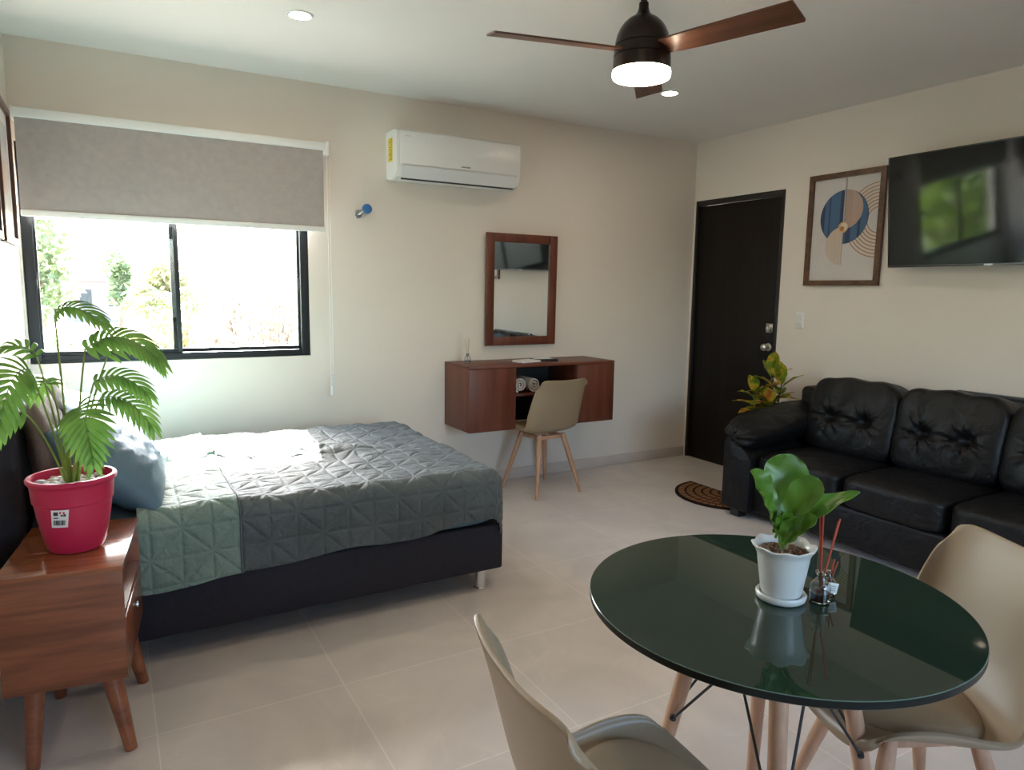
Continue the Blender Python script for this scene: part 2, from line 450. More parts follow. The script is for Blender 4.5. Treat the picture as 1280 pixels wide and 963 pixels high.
b.tube([(cx + 0.008 * math.cos(a), by, -1.46 - 0.010 * math.sin(a)) for a in np.linspace(0, PI, 9)], 0.0017, 6)
ch = b.build('pull_chain', WHITEPL, t)
b = MB(); b.box((cx - 0.011, by - 0.006, -1.52), (cx + 0.011, by + 0.006, -1.46), 0.004); b.box((cx - 0.005, by - 0.003, -1.462), (cx + 0.005, by + 0.003, -1.40), 0.002); b.box((cx - 0.014, by - 0.004, -1.403), (cx + 0.014, by + 0.004, -1.388), 0.002)
b.build('chain_weight', plain('clear_acrylic', (0.72, 0.73, 0.73), 0.2), ch)

# ================================================================ air conditioner
t = thing('air_conditioner', 'white wall mounted split air conditioner with yellow side sticker', 'air conditioner', (2.057, DB, 2.11))
ACW = plain('white_abs', (0.78, 0.78, 0.77), 0.3)
prof = [(0, 0.0), (-0.09, -0.018), (-0.165, 0.0), (-0.188, 0.03), (-0.2, 0.08), (-0.2, 0.25), (-0.192, 0.278), (-0.165, 0.29), (0, 0.29)]
Mx = Matrix(((0, 0, 1, 0), (1, 0, 0, 0), (0, 1, 0, 0), (0, 0, 0, 1)))   # (y,z,x) outline extruded along x
def acbody(x0, x1):
    m = MB(); m.prism(prof, x0, x1, M=Mx); return m
bm = bmesh.new(); m = acbody(-0.445, 0.445)
vs = [bm.verts.new(v) for v in m.V]
for f in m.F: bm.faces.new([vs[i] for i in f])
bmesh.ops.recalc_face_normals(bm, faces=bm.faces[:])
bmesh.ops.bevel(bm, geom=[e for e in bm.edges if abs(e.verts[0].co.x - e.verts[1].co.x) < 1e-5 and max(e.verts[0].co.y, e.verts[1].co.y) < -0.01], offset=0.006, segments=2, affect='EDGES')
b = MB(); b.addbm(bm); b.build('housing', ACW, t, angle=25)
b = MB(); b.box((-0.447 + 0.02, -0.204, 0.075), (0.447 - 0.02, -0.198, 0.276), 0.003); b.build('front_panel', ACW, t)
# louvre flap along the lower front
F0 = Vector((0, -0.2035, 0.068)); F1 = Vector((0, -0.172, -0.004))
b = MB(); d = (F1 - F0); nrm = Vector((0, -d.z, d.y)).normalized(); nrm = nrm if nrm.y < 0 else -nrm
q = []
for x in (-0.41, 0.41):
    q += [Vector((x, 0, 0)) + F0 + nrm * 0.001, Vector((x, 0, 0)) + F1 + nrm * 0.003, Vector((x, 0, 0)) + F1 + nrm * 0.008, Vector((x, 0, 0)) + F0 + nrm * 0.006]
b.add(q, [(0, 1, 2, 3), (7, 6, 5, 4), (0, 4, 5, 1), (1, 5, 6, 2), (2, 6, 7, 3), (3, 7, 4, 0)])
b.build('louvre_flap', plain('pale_grey_abs', (0.74, 0.75, 0.76), 0.25), t)
b = MB(); b.box((-0.405, -0.168, -0.0135), (0.405, -0.150, -0.004)); b.build('outlet_slot', plain('shadow_grey_plastic', (0.04, 0.045, 0.05), 0.6), t)
# small maker's lettering on the front and a faint line top left: unreadable dark strokes
GRYT = plain('grey_print', (0.22, 0.22, 0.22), 0.5)
b = MB(); x = -0.004
for wd in (0.007, 0.003, 0.006, 0.007, 0.007, 0.006, 0.007, 0.006):
    b.box((x, -0.2052, 0.088), (x + wd, -0.2036, 0.097)); x += wd + 0.002
b.build('lettering', GRYT, t)
b = MB(); x = -0.395
for wd in (0.006, 0.004, 0.006, 0.005, 0.006): b.box((x, -0.2048, 0.244), (x + wd, -0.2036, 0.248)); x += wd + 0.0025
b.build('lettering', plain('pale_grey_print', (0.5, 0.5, 0.5), 0.5), t)
YEL = plain('yellow_label_paper', (0.80, 0.62, 0.03), 0.5); DKP = plain('dark_label_print', (0.12, 0.10, 0.02), 0.5)
b = MB(); b.box((-0.4468, -0.115, 0.10), (-0.445, -0.045, 0.245), mi=0)
for k in range(9):
    z = 0.112 + k * 0.0145; b.box((-0.4473, -0.108, z), (-0.4466, -0.108 + random.uniform(0.025, 0.055), z + 0.004), mi=1)
b.build('energy_label', [YEL, DKP], t)

# ================================================================ blue capped fitting
t = thing('wall_fitting', 'small metal wall fitting with a round blue cap', 'wall fitting', (1.418, DB, 1.878))
b = MB(); m = MB(); m.lathe([(0.026, 0), (0.026, 0.004), (0.020, 0.010), (0.012, 0.012), (0.012, 0.03)], 20)
RX = Matrix.Rotation(PI / 2, 4, 'X')
b.add([RX @ Vector(v) for v in m.V], m.F)
b.tube([(0, -0.02, 0), (0, -0.035, 0.0), (0.008, -0.045, 0.008), (0.026, -0.056, 0.022)], [0.012, 0.012, 0.013, 0.014], 14)
b.tube([(-0.010, -0.02, 0.008), (-0.022, -0.03, 0.006), (-0.026, -0.03, -0.012), (-0.020, -0.026, -0.022)], 0.003, 8)
b.build('metal_elbow', plain('dull_steel', (0.42, 0.42, 0.42), 0.3, 1.0), t)
b = MB(); m = MB(); m.lathe([(0.008, -0.012), (0.026, -0.012), (0.031, -0.006), (0.031, 0.006), (0.027, 0.010), (0.018, 0.010), (0.016, 0.013), (0.001, 0.013)], 28)
Mc = Matrix.Translation((0.040, -0.066, 0.030)) @ Matrix.Rotation(math.radians(-22), 4, 'Z') @ Matrix.Rotation(math.radians(95), 4, 'X')
b.add([Mc @ Vector(v) for v in m.V], m.F)
b.build('blue_cap', plain('blue_plastic', (0.025, 0.13, 0.32), 0.4), t)

# ================================================================ mirror
CHER = wood('cherry_wood', (0.085, 0.021, 0.011), (0.17, 0.046, 0.023), 0.42, 'Z', 7, 0.06)
CHERX = wood('cherry_wood_across', (0.085, 0.021, 0.011), (0.17, 0.046, 0.023), 0.42, 'X', 7, 0.06)
MIR = plain('mirror_silver', (0.86, 0.87, 0.86), 0.0, 1.0)
t = thing('mirror', 'reddish wood framed mirror hanging above the floating desk', 'mirror', (2.629, DB - 0.022, 1.412))
Mm = Matrix.Rotation(math.radians(1.6), 4, 'Z') @ Matrix.Rotation(math.radians(0.65), 4, 'X') 
w2, h2, fr = 0.30, 0.40, 0.062
b = MB()
b.box((-w2, -0.016, -h2), (-w2 + fr, 0.010, h2), 0.004, M=Mm); b.box((w2 - fr, -0.016, -h2), (w2, 0.010, h2), 0.004, M=Mm)
b.box((-w2 + fr, -0.016, h2 - fr), (w2 - fr, 0.010, h2), 0.004, M=Mm); b.box((-w2 + fr, -0.016, -h2), (w2 - fr, 0.010, -h2 + fr), 0.004, M=Mm)
b.build('frame', CHER, t)
b = MB(); b.box((-w2 + fr - 0.004, -0.002, -h2 + fr - 0.004), (w2 - fr + 0.004, 0.004, h2 - fr + 0.004), M=Mm); b.build('mirror_glass', MIR, t)

# ================================================================ television
t = thing('television', 'large flat black television tilted down on the cream wall', 'television', (0, 0, 0))
a, tl = -0.0218, 0.1246
u = Vector((math.sin(a), -math.cos(a), 0)); n0 = Vector((-math.cos(a), -math.sin(a), 0))
v = (Vector((0, 0, 1)) * math.cos(tl) + n0 * math.sin(tl)); nn = n0 * math.cos(tl) - Vector((0, 0, 1)) * math.sin(tl)
o0 = Vector((4.1995, 2.6638, 1.5818)); tw, th = 1.165, 0.654
t.matrix_world = Matrix(((u.x, v.x, nn.x, o0.x), (u.y, v.y, nn.y, o0.y), (u.z, v.z, nn.z, o0.z), (0, 0, 0, 1)))
TVS = plain('television_screen_glass', (0.004, 0.005, 0.006), 0.06, spec=0.42)
TVB = plain('black_gloss_plastic', (0.006, 0.006, 0.007), 0.25)
b = MB(); b.box((0.009, 0.013, -0.012), (tw - 0.009, th - 0.008, 0.0)); b.build('screen', TVS, t)
b = MB(); b.box((0, 0.012, -0.014), (0.009, th, 0.0015), 0.001); b.box((tw - 0.009, 0.012, -0.014), (tw, th, 0.0015), 0.001); b.box((0.009, th - 0.008, -0.014), (tw - 0.009, th, 0.0015), 0.001)
b.build('bezel', TVB, t)
b = MB(); b.box((0, 0, -0.014), (tw, 0.013, 0.002), 0.002); tr = b.build('bottom_trim', plain('dark_silver_trim', (0.10, 0.10, 0.105), 0.3, 0.8), t)
b = MB(); b.box((tw / 2 - 0.022, 0.003, 0.002), (tw / 2 + 0.022, 0.010, 0.0026)); b.box((tw / 2 - 0.015, -0.008, -0.01), (tw / 2 + 0.015, 0, 0.0), 0.002)
b.build('badge', plain('silver_badge', (0.6, 0.6, 0.6), 0.3, 0.5), tr)
b = MB(); b.box((0.004, 0.01, -0.028), (tw - 0.004, th - 0.004, -0.014), 0.004); b.box((0.2, 0.04, -0.055), (tw - 0.2, 0.38, -0.028), 0.012)
b.build('back_shell', TVB, t)
b = MB(); b.tube([(tw / 2 - 0.12, 0.40, -0.028), (tw / 2 - 0.12, 0.33, -0.145)], 0.012, 8); b.tube([(tw / 2 + 0.12, 0.40, -0.028), (tw / 2 + 0.12, 0.33, -0.145)], 0.012, 8)
b.box((tw / 2 - 0.2, 0.28, -0.152), (tw / 2 + 0.2, 0.38, -0.142), 0.003)
b.build('wall_bracket', BLACKMETAL, t)

# ================================================================ framed prints
WAL = wood('walnut_frame_wood', (0.060, 0.026, 0.013), (0.16, 0.075, 0.038), 0.4, 'Z', 7, 0.07)
PAPER = plain('off_white_print_paper', (0.60, 0.565, 0.55), 0.6, var=0.02)
NAVY = plain('print_navy', (0.030, 0.050, 0.110), 0.6); BLUE = plain('print_blue', (0.055, 0.125, 0.24), 0.6)
TANW = wood('print_tan', (0.38, 0.27, 0.22), (0.48, 0.35, 0.29), 0.6, 'Y', 9, 0.05); PALE = wood('print_pale_wood', (0.52, 0.42, 0.34), (0.60, 0.50, 0.42), 0.6, 'Y', 9, 0.05)
GOLD = plain('print_gold', (0.62, 0.36, 0.16), 0.45); RUST = plain('print_rust', (0.40, 0.19, 0.08), 0.6); CREAM = plain('print_cream', (0.68, 0.58, 0.47), 0.6)
SHD = plain('print_grey', (0.40, 0.375, 0.365), 0.6)
ART = [PAPER, NAVY, BLUE, TANW, PALE, GOLD, RUST, CREAM, SHD]
def framed(name, label, loc, M3, w, h, fw, group=None, frame_mat=None):
    t = thing(name, label, 'picture', loc, group=group)
    t.matrix_world = Matrix.Translation(loc) @ M3
    b = MB(); o = [(-w / 2, -h / 2), (w / 2, -h / 2), (w / 2, h / 2), (-w / 2, h / 2)]; i = [(x - math.copysign(fw, x), y - math.copysign(fw, y)) for x, y in o]
    b.ring(o, i, 0.001, 0.024); b.build('frame', frame_mat or WAL, t)
    return t, w / 2 - fw, h / 2 - fw
def disc(cx, cy, r, a0=0, a1=360, n=48):
    return [(cx + r * math.cos(math.radians(a0 + (a1 - a0) * k / n)), cy + r * math.sin(math.radians(a0 + (a1 - a0) * k / n))) for k in range(n + (0 if a1 - a0 == 360 else 1))]
def clipx(pts, xm): return [(min(x, xm), y) for x, y in pts]
# local x = right as seen from the room (towards -Y on the right wall), y = up, z = out of the wall
MR = Matrix(((0, 0, -1, 0), (-1, 0, 0, 0), (0, 1, 0, 0), (0, 0, 0, 1)))
def abstract_print(t, iw, ih):
    b = MB(); b.box((-iw - 0.002, -ih - 0.002, 0.004), (iw + 0.002, ih + 0.002, 0.008), mi=0)
    # concentric arcs, cut by the frame on the right
    cx, cy = 0.245, 0.045
    for k, r in enumerate(np.linspace(0.240, 0.085, 15)):
        pts = [(x, y) for x, y in disc(cx, cy, r, 40, 330, 70) if x <= iw]
        for s in range(len(pts) - 1):
            (x0, y0), (x1, y1) = pts[s], pts[s + 1]
            f0 = (r - 0.0062) / r
            q = [(x0, y0), (x1, y1), (cx + (x1 - cx) * f0, cy + (y1 - cy) * f0), (cx + (x0 - cx) * f0, cy + (y0 - cy) * f0)]
            if (x0 < -0.01) : continue
            b.prism(q, 0.0081, 0.0088, mi=6 if k % 2 == 0 else 7)
    b.prism(disc(-0.005, 0.080, 0.178), 0.0088, 0.0096, mi=1)
    for x0, x1 in ((-0.150, -0.118), (-0.108, -0.035), (0.0, 0.012), (0.050, 0.098), (0.118, 0.165)):
        top = []; bot = []
        for x in np.linspace(x0, x1, 8):
            dx = x + 0.005
            if abs(dx) > 0.176: continue
            yy = math.sqrt(0.176 ** 2 - dx * dx); top.append((x, 0.08 + yy)); bot.append((x, 0.08 - yy))
        b.prism(bot + top[::-1], 0.0096, 0.0100, mi=2)
    b.prism(disc(0.004, 0.130, 0.128, -90, 90, 32), 0.0100, 0.0112, mi=3)
    b.prism(disc(-0.002, -0.110, 0.128, 90, 270, 32), 0.0100, 0.0112, mi=4)
    b.prism([(-0.007, -0.237), (-0.002, -0.237), (-0.002, 0.017), (-0.007, 0.017)], 0.0112, 0.0114, mi=8)
    b.prism([(-0.006, -0.02), (0.001, -0.02), (0.001, 0.335), (-0.006, 0.335)], 0.0100, 0.0116, mi=8)
    b.prism([(-0.010, -0.008), (0.004, -0.008), (0.004, 0.335), (-0.010, 0.335)], 0.0084, 0.0100, mi=8)
    b.prism(disc(-0.004, 0.012, 0.036, n=28), 0.0112, 0.0122, mi=5); b.prism(disc(0.004, 0.016, 0.026, n=24), 0.0122, 0.0126, mi=7); b.prism(disc(-0.010, 0.004, 0.016, n=20), 0.0126, 0.0130, mi=6)
    return b.build('print', ART, t, smooth=False)
t, iw, ih = framed('framed_print', 'walnut framed abstract print with blue disc beside the television', (WR, 3.062, 1.848), MR, 0.56, 0.75, 0.036, 'walnut framed prints')
abstract_print(t, iw, ih)
t, iw, ih = framed('framed_print', 'walnut framed pale arch print partly hidden behind the television', (WR, 1.17, 1.848), MR, 0.56, 0.75, 0.036, 'walnut framed prints')
b = MB(); b.box((-iw - 0.002, -ih - 0.002, 0.004), (iw + 0.002, ih + 0.002, 0.008), mi=0)
for k, r in enumerate((0.2, 0.15, 0.1)): b.prism(disc(0, -0.05, r, 0, 180, 40), 0.008 + k * 0.0006, 0.0088 + k * 0.0006, mi=(3, 7, 4)[k])
b.build('print', ART, t, smooth=False)
# left wall: two framed prints seen almost edge on
ML = Matrix(((0, 0, 1, 0), (1, 0, 0, 0), (0, 1, 0, 0), (0, 0, 0, 1)))
MAH = wood('dark_red_frame_wood', (0.040, 0.013, 0.009), (0.10, 0.032, 0.020), 0.35, 'Y', 7, 0.07)
for nm, y, lb in (('far', 4.02, 'dark red framed picture nearest the window on the headboard wall'), ('near', 3.40, 'dark red framed picture nearer the nightstand plant on the headboard wall')):
    t, iw, ih = framed('framed_print', lb, (WL, y, 1.91), ML, 0.50, 0.64, 0.03, 'dark framed pictures above the headboard', MAH)
    b = MB(); b.box((-iw - 0.002, -ih - 0.002, 0.004), (iw + 0.002, ih + 0.002, 0.009), mi=0)
    b.prism([(-iw + 0.055, -ih + 0.06), (iw - 0.055, -ih + 0.06), (iw - 0.055, ih - 0.06), (-iw + 0.055, ih - 0.06)], 0.009, 0.0096, mi=8); b.prism(disc(0.0, -0.02, 0.08), 0.0096, 0.0102, mi=3)
    b.build('print', ART, t, smooth=False)

# ================================================================ light switch
t = thing('light_switch', 'white triple light switch plate beside the dark door', 'light switch', (WR, 3.362, 1.227), rz=0)
b = MB(); b.box((-0.008, -0.036, -0.058), (0, 0.036, 0.058), 0.003); b.build('switch_plate', WHITEPL, t)
for k in range(3):
    b = MB(); b.box((-0.011, -0.024, -0.040 + k * 0.028), (-0.006, 0.024, -0.016 + k * 0.028), 0.0015); b.build('rocker', plain('ivory_plastic', (0.70, 0.69, 0.66), 0.35) if k == 0 else bpy.data.materials['ivory_plastic'], t)

# ================================================================ ceiling lights
LED = emis('led_diffuser', (1.0, 0.84, 0.64), LED_E)
for i, (x, y, lb) in enumerate(((0.83, 3.43, 'round recessed downlight in the ceiling above the bed'), (3.10, 3.48, 'round recessed downlight in the ceiling near the door corner'), (0.83, 0.95, 'added unseen recessed downlight in the ceiling left of the round table'), (3.10, 0.95, 'added unseen recessed downlight in the ceiling over the sofa'))):  # last two are extra lamps added out of view for warm light
    t = thing('downlight', lb, 'ceiling light', (x, y, HC), group='recessed ceiling downlights')
    b = MB(); b.lathe([(0.046, -0.001), (0.047, -0.006), (0.056, -0.006), (0.060, -0.002), (0.060, 0.0)], 36, cap0=False, cap1=False); b.build('trim_ring', WHITEPL, t)
    b = MB(); b.lathe([(0.0465, -0.001), (0.0465, -0.004), (0.03, -0.0048), (0.001, -0.005)], 32); b.build('diffuser', LED, t)

# ================================================================ ceiling fan
BRZ = plain('oil_rubbed_bronze', (0.030, 0.021, 0.017), 0.32, 0.6, spec=0.5)
FANW = wood('walnut_blade', (0.060, 0.020, 0.009), (0.165, 0.062, 0.030), 0.33, 'X', 9, 0.05)
FANT = plain('blade_dark_edge', (0.02, 0.01, 0.007), 0.5)
OPAL = emis('opal_lamp_glass', (1.0, 0.84, 0.62), FAN_E)
t = thing('ceiling_fan', 'bronze ceiling fan with three walnut blades and a lit round lamp', 'ceiling fan', (1.876, 2.276, HC))
ZB = 2.3466 - HC          # blade level below the ceiling
b = MB(); b.lathe([(0.062, 0.0), (0.062, -0.012), (0.052, -0.030), (0.024, -0.038), (0.0125, -0.040), (0.0125, ZB + 0.16)], 28); b.build('canopy', BRZ, t)
b = MB(); b.lathe([(z_[0], ZB + z_[1]) for z_ in [(0.0125, 0.185), (0.0185, 0.180), (0.0195, 0.160), (0.024, 0.145), (0.034, 0.133), (0.041, 0.128), (0.057, 0.120), (0.075, 0.104), (0.090, 0.083), (0.100, 0.060), (0.1055, 0.036), (0.107, 0.022), (0.103, 0.021), (0.103, 0.017), (0.1085, 0.016), (0.110, -0.019), (0.105, -0.021), (0.105, -0.025), (0.111, -0.027), (0.1125, -0.072), (0.112, -0.078), (0.09, -0.078)]], 48)
b.build('motor_housing', BRZ, t, angle=30)
b = MB(); b.lathe([(0.100, ZB - 0.072), (0.1135, ZB - 0.074), (0.1140, ZB - 0.092), (0.110, ZB - 0.100), (0.098, ZB - 0.104), (0.001, ZB - 0.105)], 48); b.build('lamp_shade', OPAL, t)
for k in range(3):
    an = 0.8155 + k * 2 * PI / 3
    b = MB(); L0, L1 = 0.075, 0.612
    out = [(L0 + (L1 - L0) * s / 14, interp(s, [0, 1.5, 4, 14], [0.040, 0.050, 0.056, 0.063])) for s in range(15)]
    poly = [(x, -hw) for x, hw in out] + [(L1 + 0.004, -0.059), (L1 + 0.004, 0.056)] + [(x, hw) for x, hw in out[::-1]]
    b.prism(poly, -0.0035, 0.0035, M=Matrix.Rotation(math.radians(FAN_PITCH), 4, 'X'))
    o = b.build('blade', FANW, t, smooth=False); o.matrix_local = Matrix.Rotation(an, 4, 'Z') @ Matrix.Translation((0, 0, ZB))

# ================================================================ floating desk
t = thing('floating_desk', 'wall hung reddish wood desk with two doors and an open middle', 'desk', (2.026, DB, 0.466))
DX, DYD, DH = 1.19, 0.393, 0.443
x1, x2 = 0.355, 0.858
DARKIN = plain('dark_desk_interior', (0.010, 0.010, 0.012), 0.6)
b = MB(); b.box((0, -DYD, DH - 0.018), (DX, -0.001, DH), 0.001); b.build('desk_top', CHERX, t)
zt = DH - 0.018
for xa, xb in ((0, x1), (x2, DX)):
    b = MB()
    for xx in (xa, xb - 0.018): b.box((xx, -DYD + 0.017, 0), (xx + 0.018, -0.001, zt), 0.0008)
    b.box((xa + 0.0175, -DYD + 0.017, 0), (xb - 0.0175, -0.001, 0.018))
    b.build('carcass', CHER, t)
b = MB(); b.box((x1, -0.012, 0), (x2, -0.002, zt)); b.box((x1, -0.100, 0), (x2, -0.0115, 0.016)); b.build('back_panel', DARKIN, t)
b = MB(); b.box((x1, -DYD + 0.02, 0.222), (x2, -0.012, 0.238), 0.001); b.build('shelf', CHERX, t)
for a0, a1 in ((0.0, x1), (x2 + 0.001, DX)):
    b = MB(); b.box((a0 + 0.0005, -DYD, 0.0), (a1 - 0.001, -DYD + 0.016, zt - 0.002), 0.0015); b.build('door', CHER, t)

# rolled towels on the shelf
TOW = plain('white_terry_towel', (0.62, 0.56, 0.51), 0.95, var=0.06, vscale=60, bump=0.5, bscale=350, spec=0.1)
def towel(x, z, lb, r, rot):
    t = thing('rolled_towel', lb, 'towel', (x, DB - DYD + 0.045, z), group='rolled towels in the desk')
    V = []; n = 90; th = 0.011
    out = []; inn = []
    for k in range(n):
        s = k / (n - 1); a = rot + s * 2 * PI * 2.6; rr = 0.008 + (r - 0.008) * s
        out.append((rr * math.cos(a), rr * math.sin(a))); r2 = rr - th * 0.92; r2 = max(r2, 0.001); inn.append((r2 * math.cos(a), r2 * math.sin(a)))
    m = MB()
    P = np.zeros((n, 2, 3)); 
    for k in range(n):
        P[k, 0] = (out[k][0], 0, out[k][1] + r); P[k, 1] = (out[k][0], 0.28, out[k][1] + r)
    m.solid(P, -th)
    m.build('terry_roll', TOW, t, angle=60)
    return t
towel(2.026 + x1 + 0.058, 0.466 + 0.240, 'rolled white towel against the left side of the desk shelf', 0.055, 0.6)
towel(2.026 + x1 + 0.172, 0.466 + 0.240, 'rolled white towel half hidden behind the desk chair', 0.055, 2.2)

# small things on the desk
zt = 0.466 + DH
def diffuser(name, label, loc, sc, liquid, reed_mat, reeds, neck=1.0):
    t = thing(name, label, 'diffuser', loc)
    s = sc
    b = MB(); b.lathe([(0.001, 0.0), (0.019 * s, 0.0), (0.0215 * s, 0.003 * s), (0.022 * s, 0.030 * s), (0.020 * s, 0.040 * s), (0.011 * s, 0.050 * s), (0.0095 * s, 0.062 * s), (0.0125 * s, 0.064 * s), (0.0125 * s, 0.068 * s), (0.009 * s, 0.068 * s), (0.0085 * s, 0.050 * s), (0.0185 * s, 0.039 * s), (0.0205 * s, 0.029 * s), (0.0200 * s, 0.004 * s), (0.001, 0.003 * s)], 24)
    b.build('bottle', CLEAR, t)
    b = MB(); b.lathe([(0.001, 0.0036), (0.018 * s, 0.0038), (0.0192 * s, 0.006), (0.0196 * s, 0.022 * s), (0.0005, 0.0222 * s)], 24); b.build('liquid', liquid, t)
    for (dx, dy, L) in reeds:
        b = MB(); b.tube([(-dx * 0.11, -dy * 0.11, 0.006), (dx, dy, L)], 0.0021, 6); b.build('reed', reed_mat, t)
    return t
REDL = plain('red_perfume_oil', (0.75, 0.020, 0.020), 0.1, spec=0.5); REDR = plain('red_reed', (0.40, 0.055, 0.022), 0.6)
BEIR = plain('natural_reed', (0.50, 0.40, 0.28), 0.7); AMB = plain('pale_perfume_oil', (0.62, 0.60, 0.55), 0.15)
diffuser('reed_diffuser', 'small clear reed diffuser with pale sticks on the floating desk', (2.026 + 0.10, DB - 0.16, zt + 0.0005), 1.0, AMB, BEIR, [(0.004, 0.0, 0.17), (-0.012, 0.01, 0.165), (0.01, -0.008, 0.172)])
def slab(name, label, cat, loc, rz, parts):
    t = thing(name, label, cat, loc, rz)
    for nm, lo, hi, bev, m in parts:
        MB().box(lo, hi, bev).build(nm, m, t)
    return t
WPAP = plain('white_card', (0.78, 0.77, 0.75), 0.5); BCARD = plain('black_card', (0.012, 0.012, 0.014), 0.45)
slab('booklet', 'white booklet lying on the desk, left of the black folder', 'booklet', (2.55, DB - 0.24, zt + 0.0005), math.radians(12), [('cover', (-0.085, -0.06, 0), (0.085, 0.06, 0.005), 0.001, WPAP), ('page_block', (-0.083, -0.058, 0.005), (0.083, 0.058, 0.013), 0.001, WPAP)])
slab('folder', 'slim black folder with a white sheet lying on the desk', 'folder', (2.72, DB - 0.20, zt + 0.0005), math.radians(-10), [('cover', (-0.085, -0.065, 0), (0.085, 0.065, 0.014), 0.002, BCARD), ('sheet', (-0.080, -0.03, 0.0142), (0.060, 0.055, 0.0165), 0.0005, WPAP)])

# ================================================================ shell chairs
SHELL = plain('beige_polypropylene', (0.31, 0.232, 0.150), 0.42, spec=0.45)
PAD = plain('beige_leatherette', (0.265, 0.196, 0.124), 0.5, bump=0.05, bscale=300, spec=0.4)
BEECH = wood('beech_wood', (0.40, 0.22, 0.13), (0.56, 0.335, 0.21), 0.45, 'Z', 8, 0.06)
def cr(xs, ys, n):
    """smooth resample through points (Catmull-Rom)"""
    pts = [Vector((x, y, 0)) for x, y in zip(xs, ys)]; pts = [pts[0] * 2 - pts[1]] + pts + [pts[-1] * 2 - pts[-2]]
    out = []; m = len(xs) - 1
    for k in range(n):
        s = k / (n - 1) * m; i = min(int(s), m - 1); f = s - i; p0, p1, p2, p3 = pts[i:i + 4]
        out.append(0.5 * ((2 * p1) + (-p0 + p2) * f + (2 * p0 - 5 * p1 + 4 * p2 - p3) * f * f + (-p0 + 3 * p1 - 3 * p2 + p3) * f ** 3))
    return [p.x for p in out], [p.y for p in out]
def chair(label, loc, rz, scale=1.0):
    """faces local +x"""
    t = thing('shell_chair', label, 'chair', loc, rz, 'beige shell chairs')
    px = [0.235, 0.222, 0.17, 0.08, -0.02, -0.10, -0.155, -0.192, -0.215, -0.235, -0.255, -0.272]
    pz = [0.418, 0.440, 0.446, 0.437, 0.428, 0.432, 0.460, 0.528, 0.608, 0.690, 0.765, 0.815]
    nu, nv = 45, 33
    X, Z = cr(px, pz, nu)
    hwk = [0.140, 0.192, 0.224, 0.236, 0.238, 0.236, 0.234, 0.230, 0.226, 0.221, 0.212, 0.194]
    fwd = [-0.040, -0.024, -0.008, 0.0, 0.004, 0.020, 0.045, 0.072, 0.073, 0.067, 0.056, 0.040]     # how far the sides curve forward
    lft = [0.0, 0.020, 0.050, 0.066, 0.056, 0.040, 0.034, 0.024, 0.012, 0.008, 0.016, 0.030] # how far the sides rise
    drp = [0, 0, 0, 0, 0, 0, 0, 0, 0.0, 0.006, 0.026, 0.066]                                   # rounded upper corners
    S = np.linspace(0, 11, nu)
    HW, FW, LF, DR = (cr(range(12), kk, nu)[1] for kk in (hwk, fwd, lft, drp))
    P = np.zeros((nu, nv, 3))
    for i in range(nu):
        hw, fw, lf = HW[i], FW[i], LF[i]
        for j in range(nv):
            q = -1 + 2 * j / (nv - 1); qq = abs(q)
            P[i, j] = (X[i] + fw * qq ** 2.2, hw * math.sin(q * PI / 2 * 0.93) / math.sin(PI / 2 * 0.93), Z[i] + lf * qq ** 2.4 - DR[i] * qq ** 5.5)
    b = MB(); ed = np.array([[0.009 + 0.005 * smooth01((abs(-1 + 2 * j / (nv - 1)) - 0.86) / 0.12) for j in range(nv)]] * nu); ed[-3:, :] = np.maximum(ed[-3:, :], np.array([[0.010], [0.012], [0.013]]))
    b.solid(P, ed)
    sh = b.build('shell', SHELL, t, angle=60)
    sd = sh.modifiers.new('smooth', 'SUBSURF'); sd.levels = 1; sd.render_levels = 1
    # seat pad lying in the shell
    A = np.zeros((25, 25, 3))
    for i in range(25):
        for j in range(25):
            a = i / 24 * 2 - 1; c = j / 24 * 2 - 1
            # square to disc
            u = a * math.sqrt(1 - c * c / 2); v = c * math.sqrt(1 - a * a / 2)
            rr = min(1, math.hypot(u, v)); x = 0.035 + u * 0.178; y = v * 0.200
            zc = float(np.interp(x, X[::-1], Z[::-1])) if x > -0.17 else 0.45
            base = zc + interp(x, [-0.16, -0.02, 0.1, 0.17, 0.22], [0.036, 0.056, 0.064, 0.05, 0.02]) * min(1, abs(y) / 0.237) ** 2.6
            A[i, j] = (x, y, base + 0.003 + 0.028 * (1 - rr ** 6) ** 0.5 if rr < 1 else base + 0.003)
    b = MB(); b.solid(A, 0.006); b.build('seat_pad', PAD, t, angle=60)
    # wooden cross frame under the seat and four splayed legs
    b = MB()
    b.box((-0.105, -0.105, 0.384), (0.105, -0.083, 0.412), 0.004); b.box((-0.105, 0.083, 0.384), (0.105, 0.105, 0.412), 0.004)
    b.box((-0.105, -0.083, 0.384), (-0.083, 0.083, 0.412), 0.004); b.box((0.083, -0.083, 0.384), (0.105, 0.083, 0.412), 0.004)
    b.lathe([(0.045, 0.405), (0.05, 0.42), (0.001, 0.422)], 16)
    b.build('under_frame', BEECH, t)
    for sx in (-1, 1):
        for sy in (-1, 1):
            b = MB(); top = Vector((sx * 0.102, sy * 0.102, 0.416)); bot = Vector((sx * (0.205 if sx < 0 else 0.20), sy * 0.195, 0.0))
            P2 = [bot, bot.lerp(top, 0.5), bot.lerp(top, 0.85), top]
            b.tube(P2, [0.0115, 0.017, 0.0195, 0.017], 14)
            o = b.build('leg', BEECH, t, angle=50)
    return t
chair('beige shell chair pushed up to the floating desk', (2.625, 4.13, 0), math.radians(96))
chair('beige shell chair in front, cut by the picture bottom', (0.776, 0.885, 0), math.radians(-8))
chair('beige shell chair between the round table and the sofa', (1.632, 0.895, 0), math.radians(154))

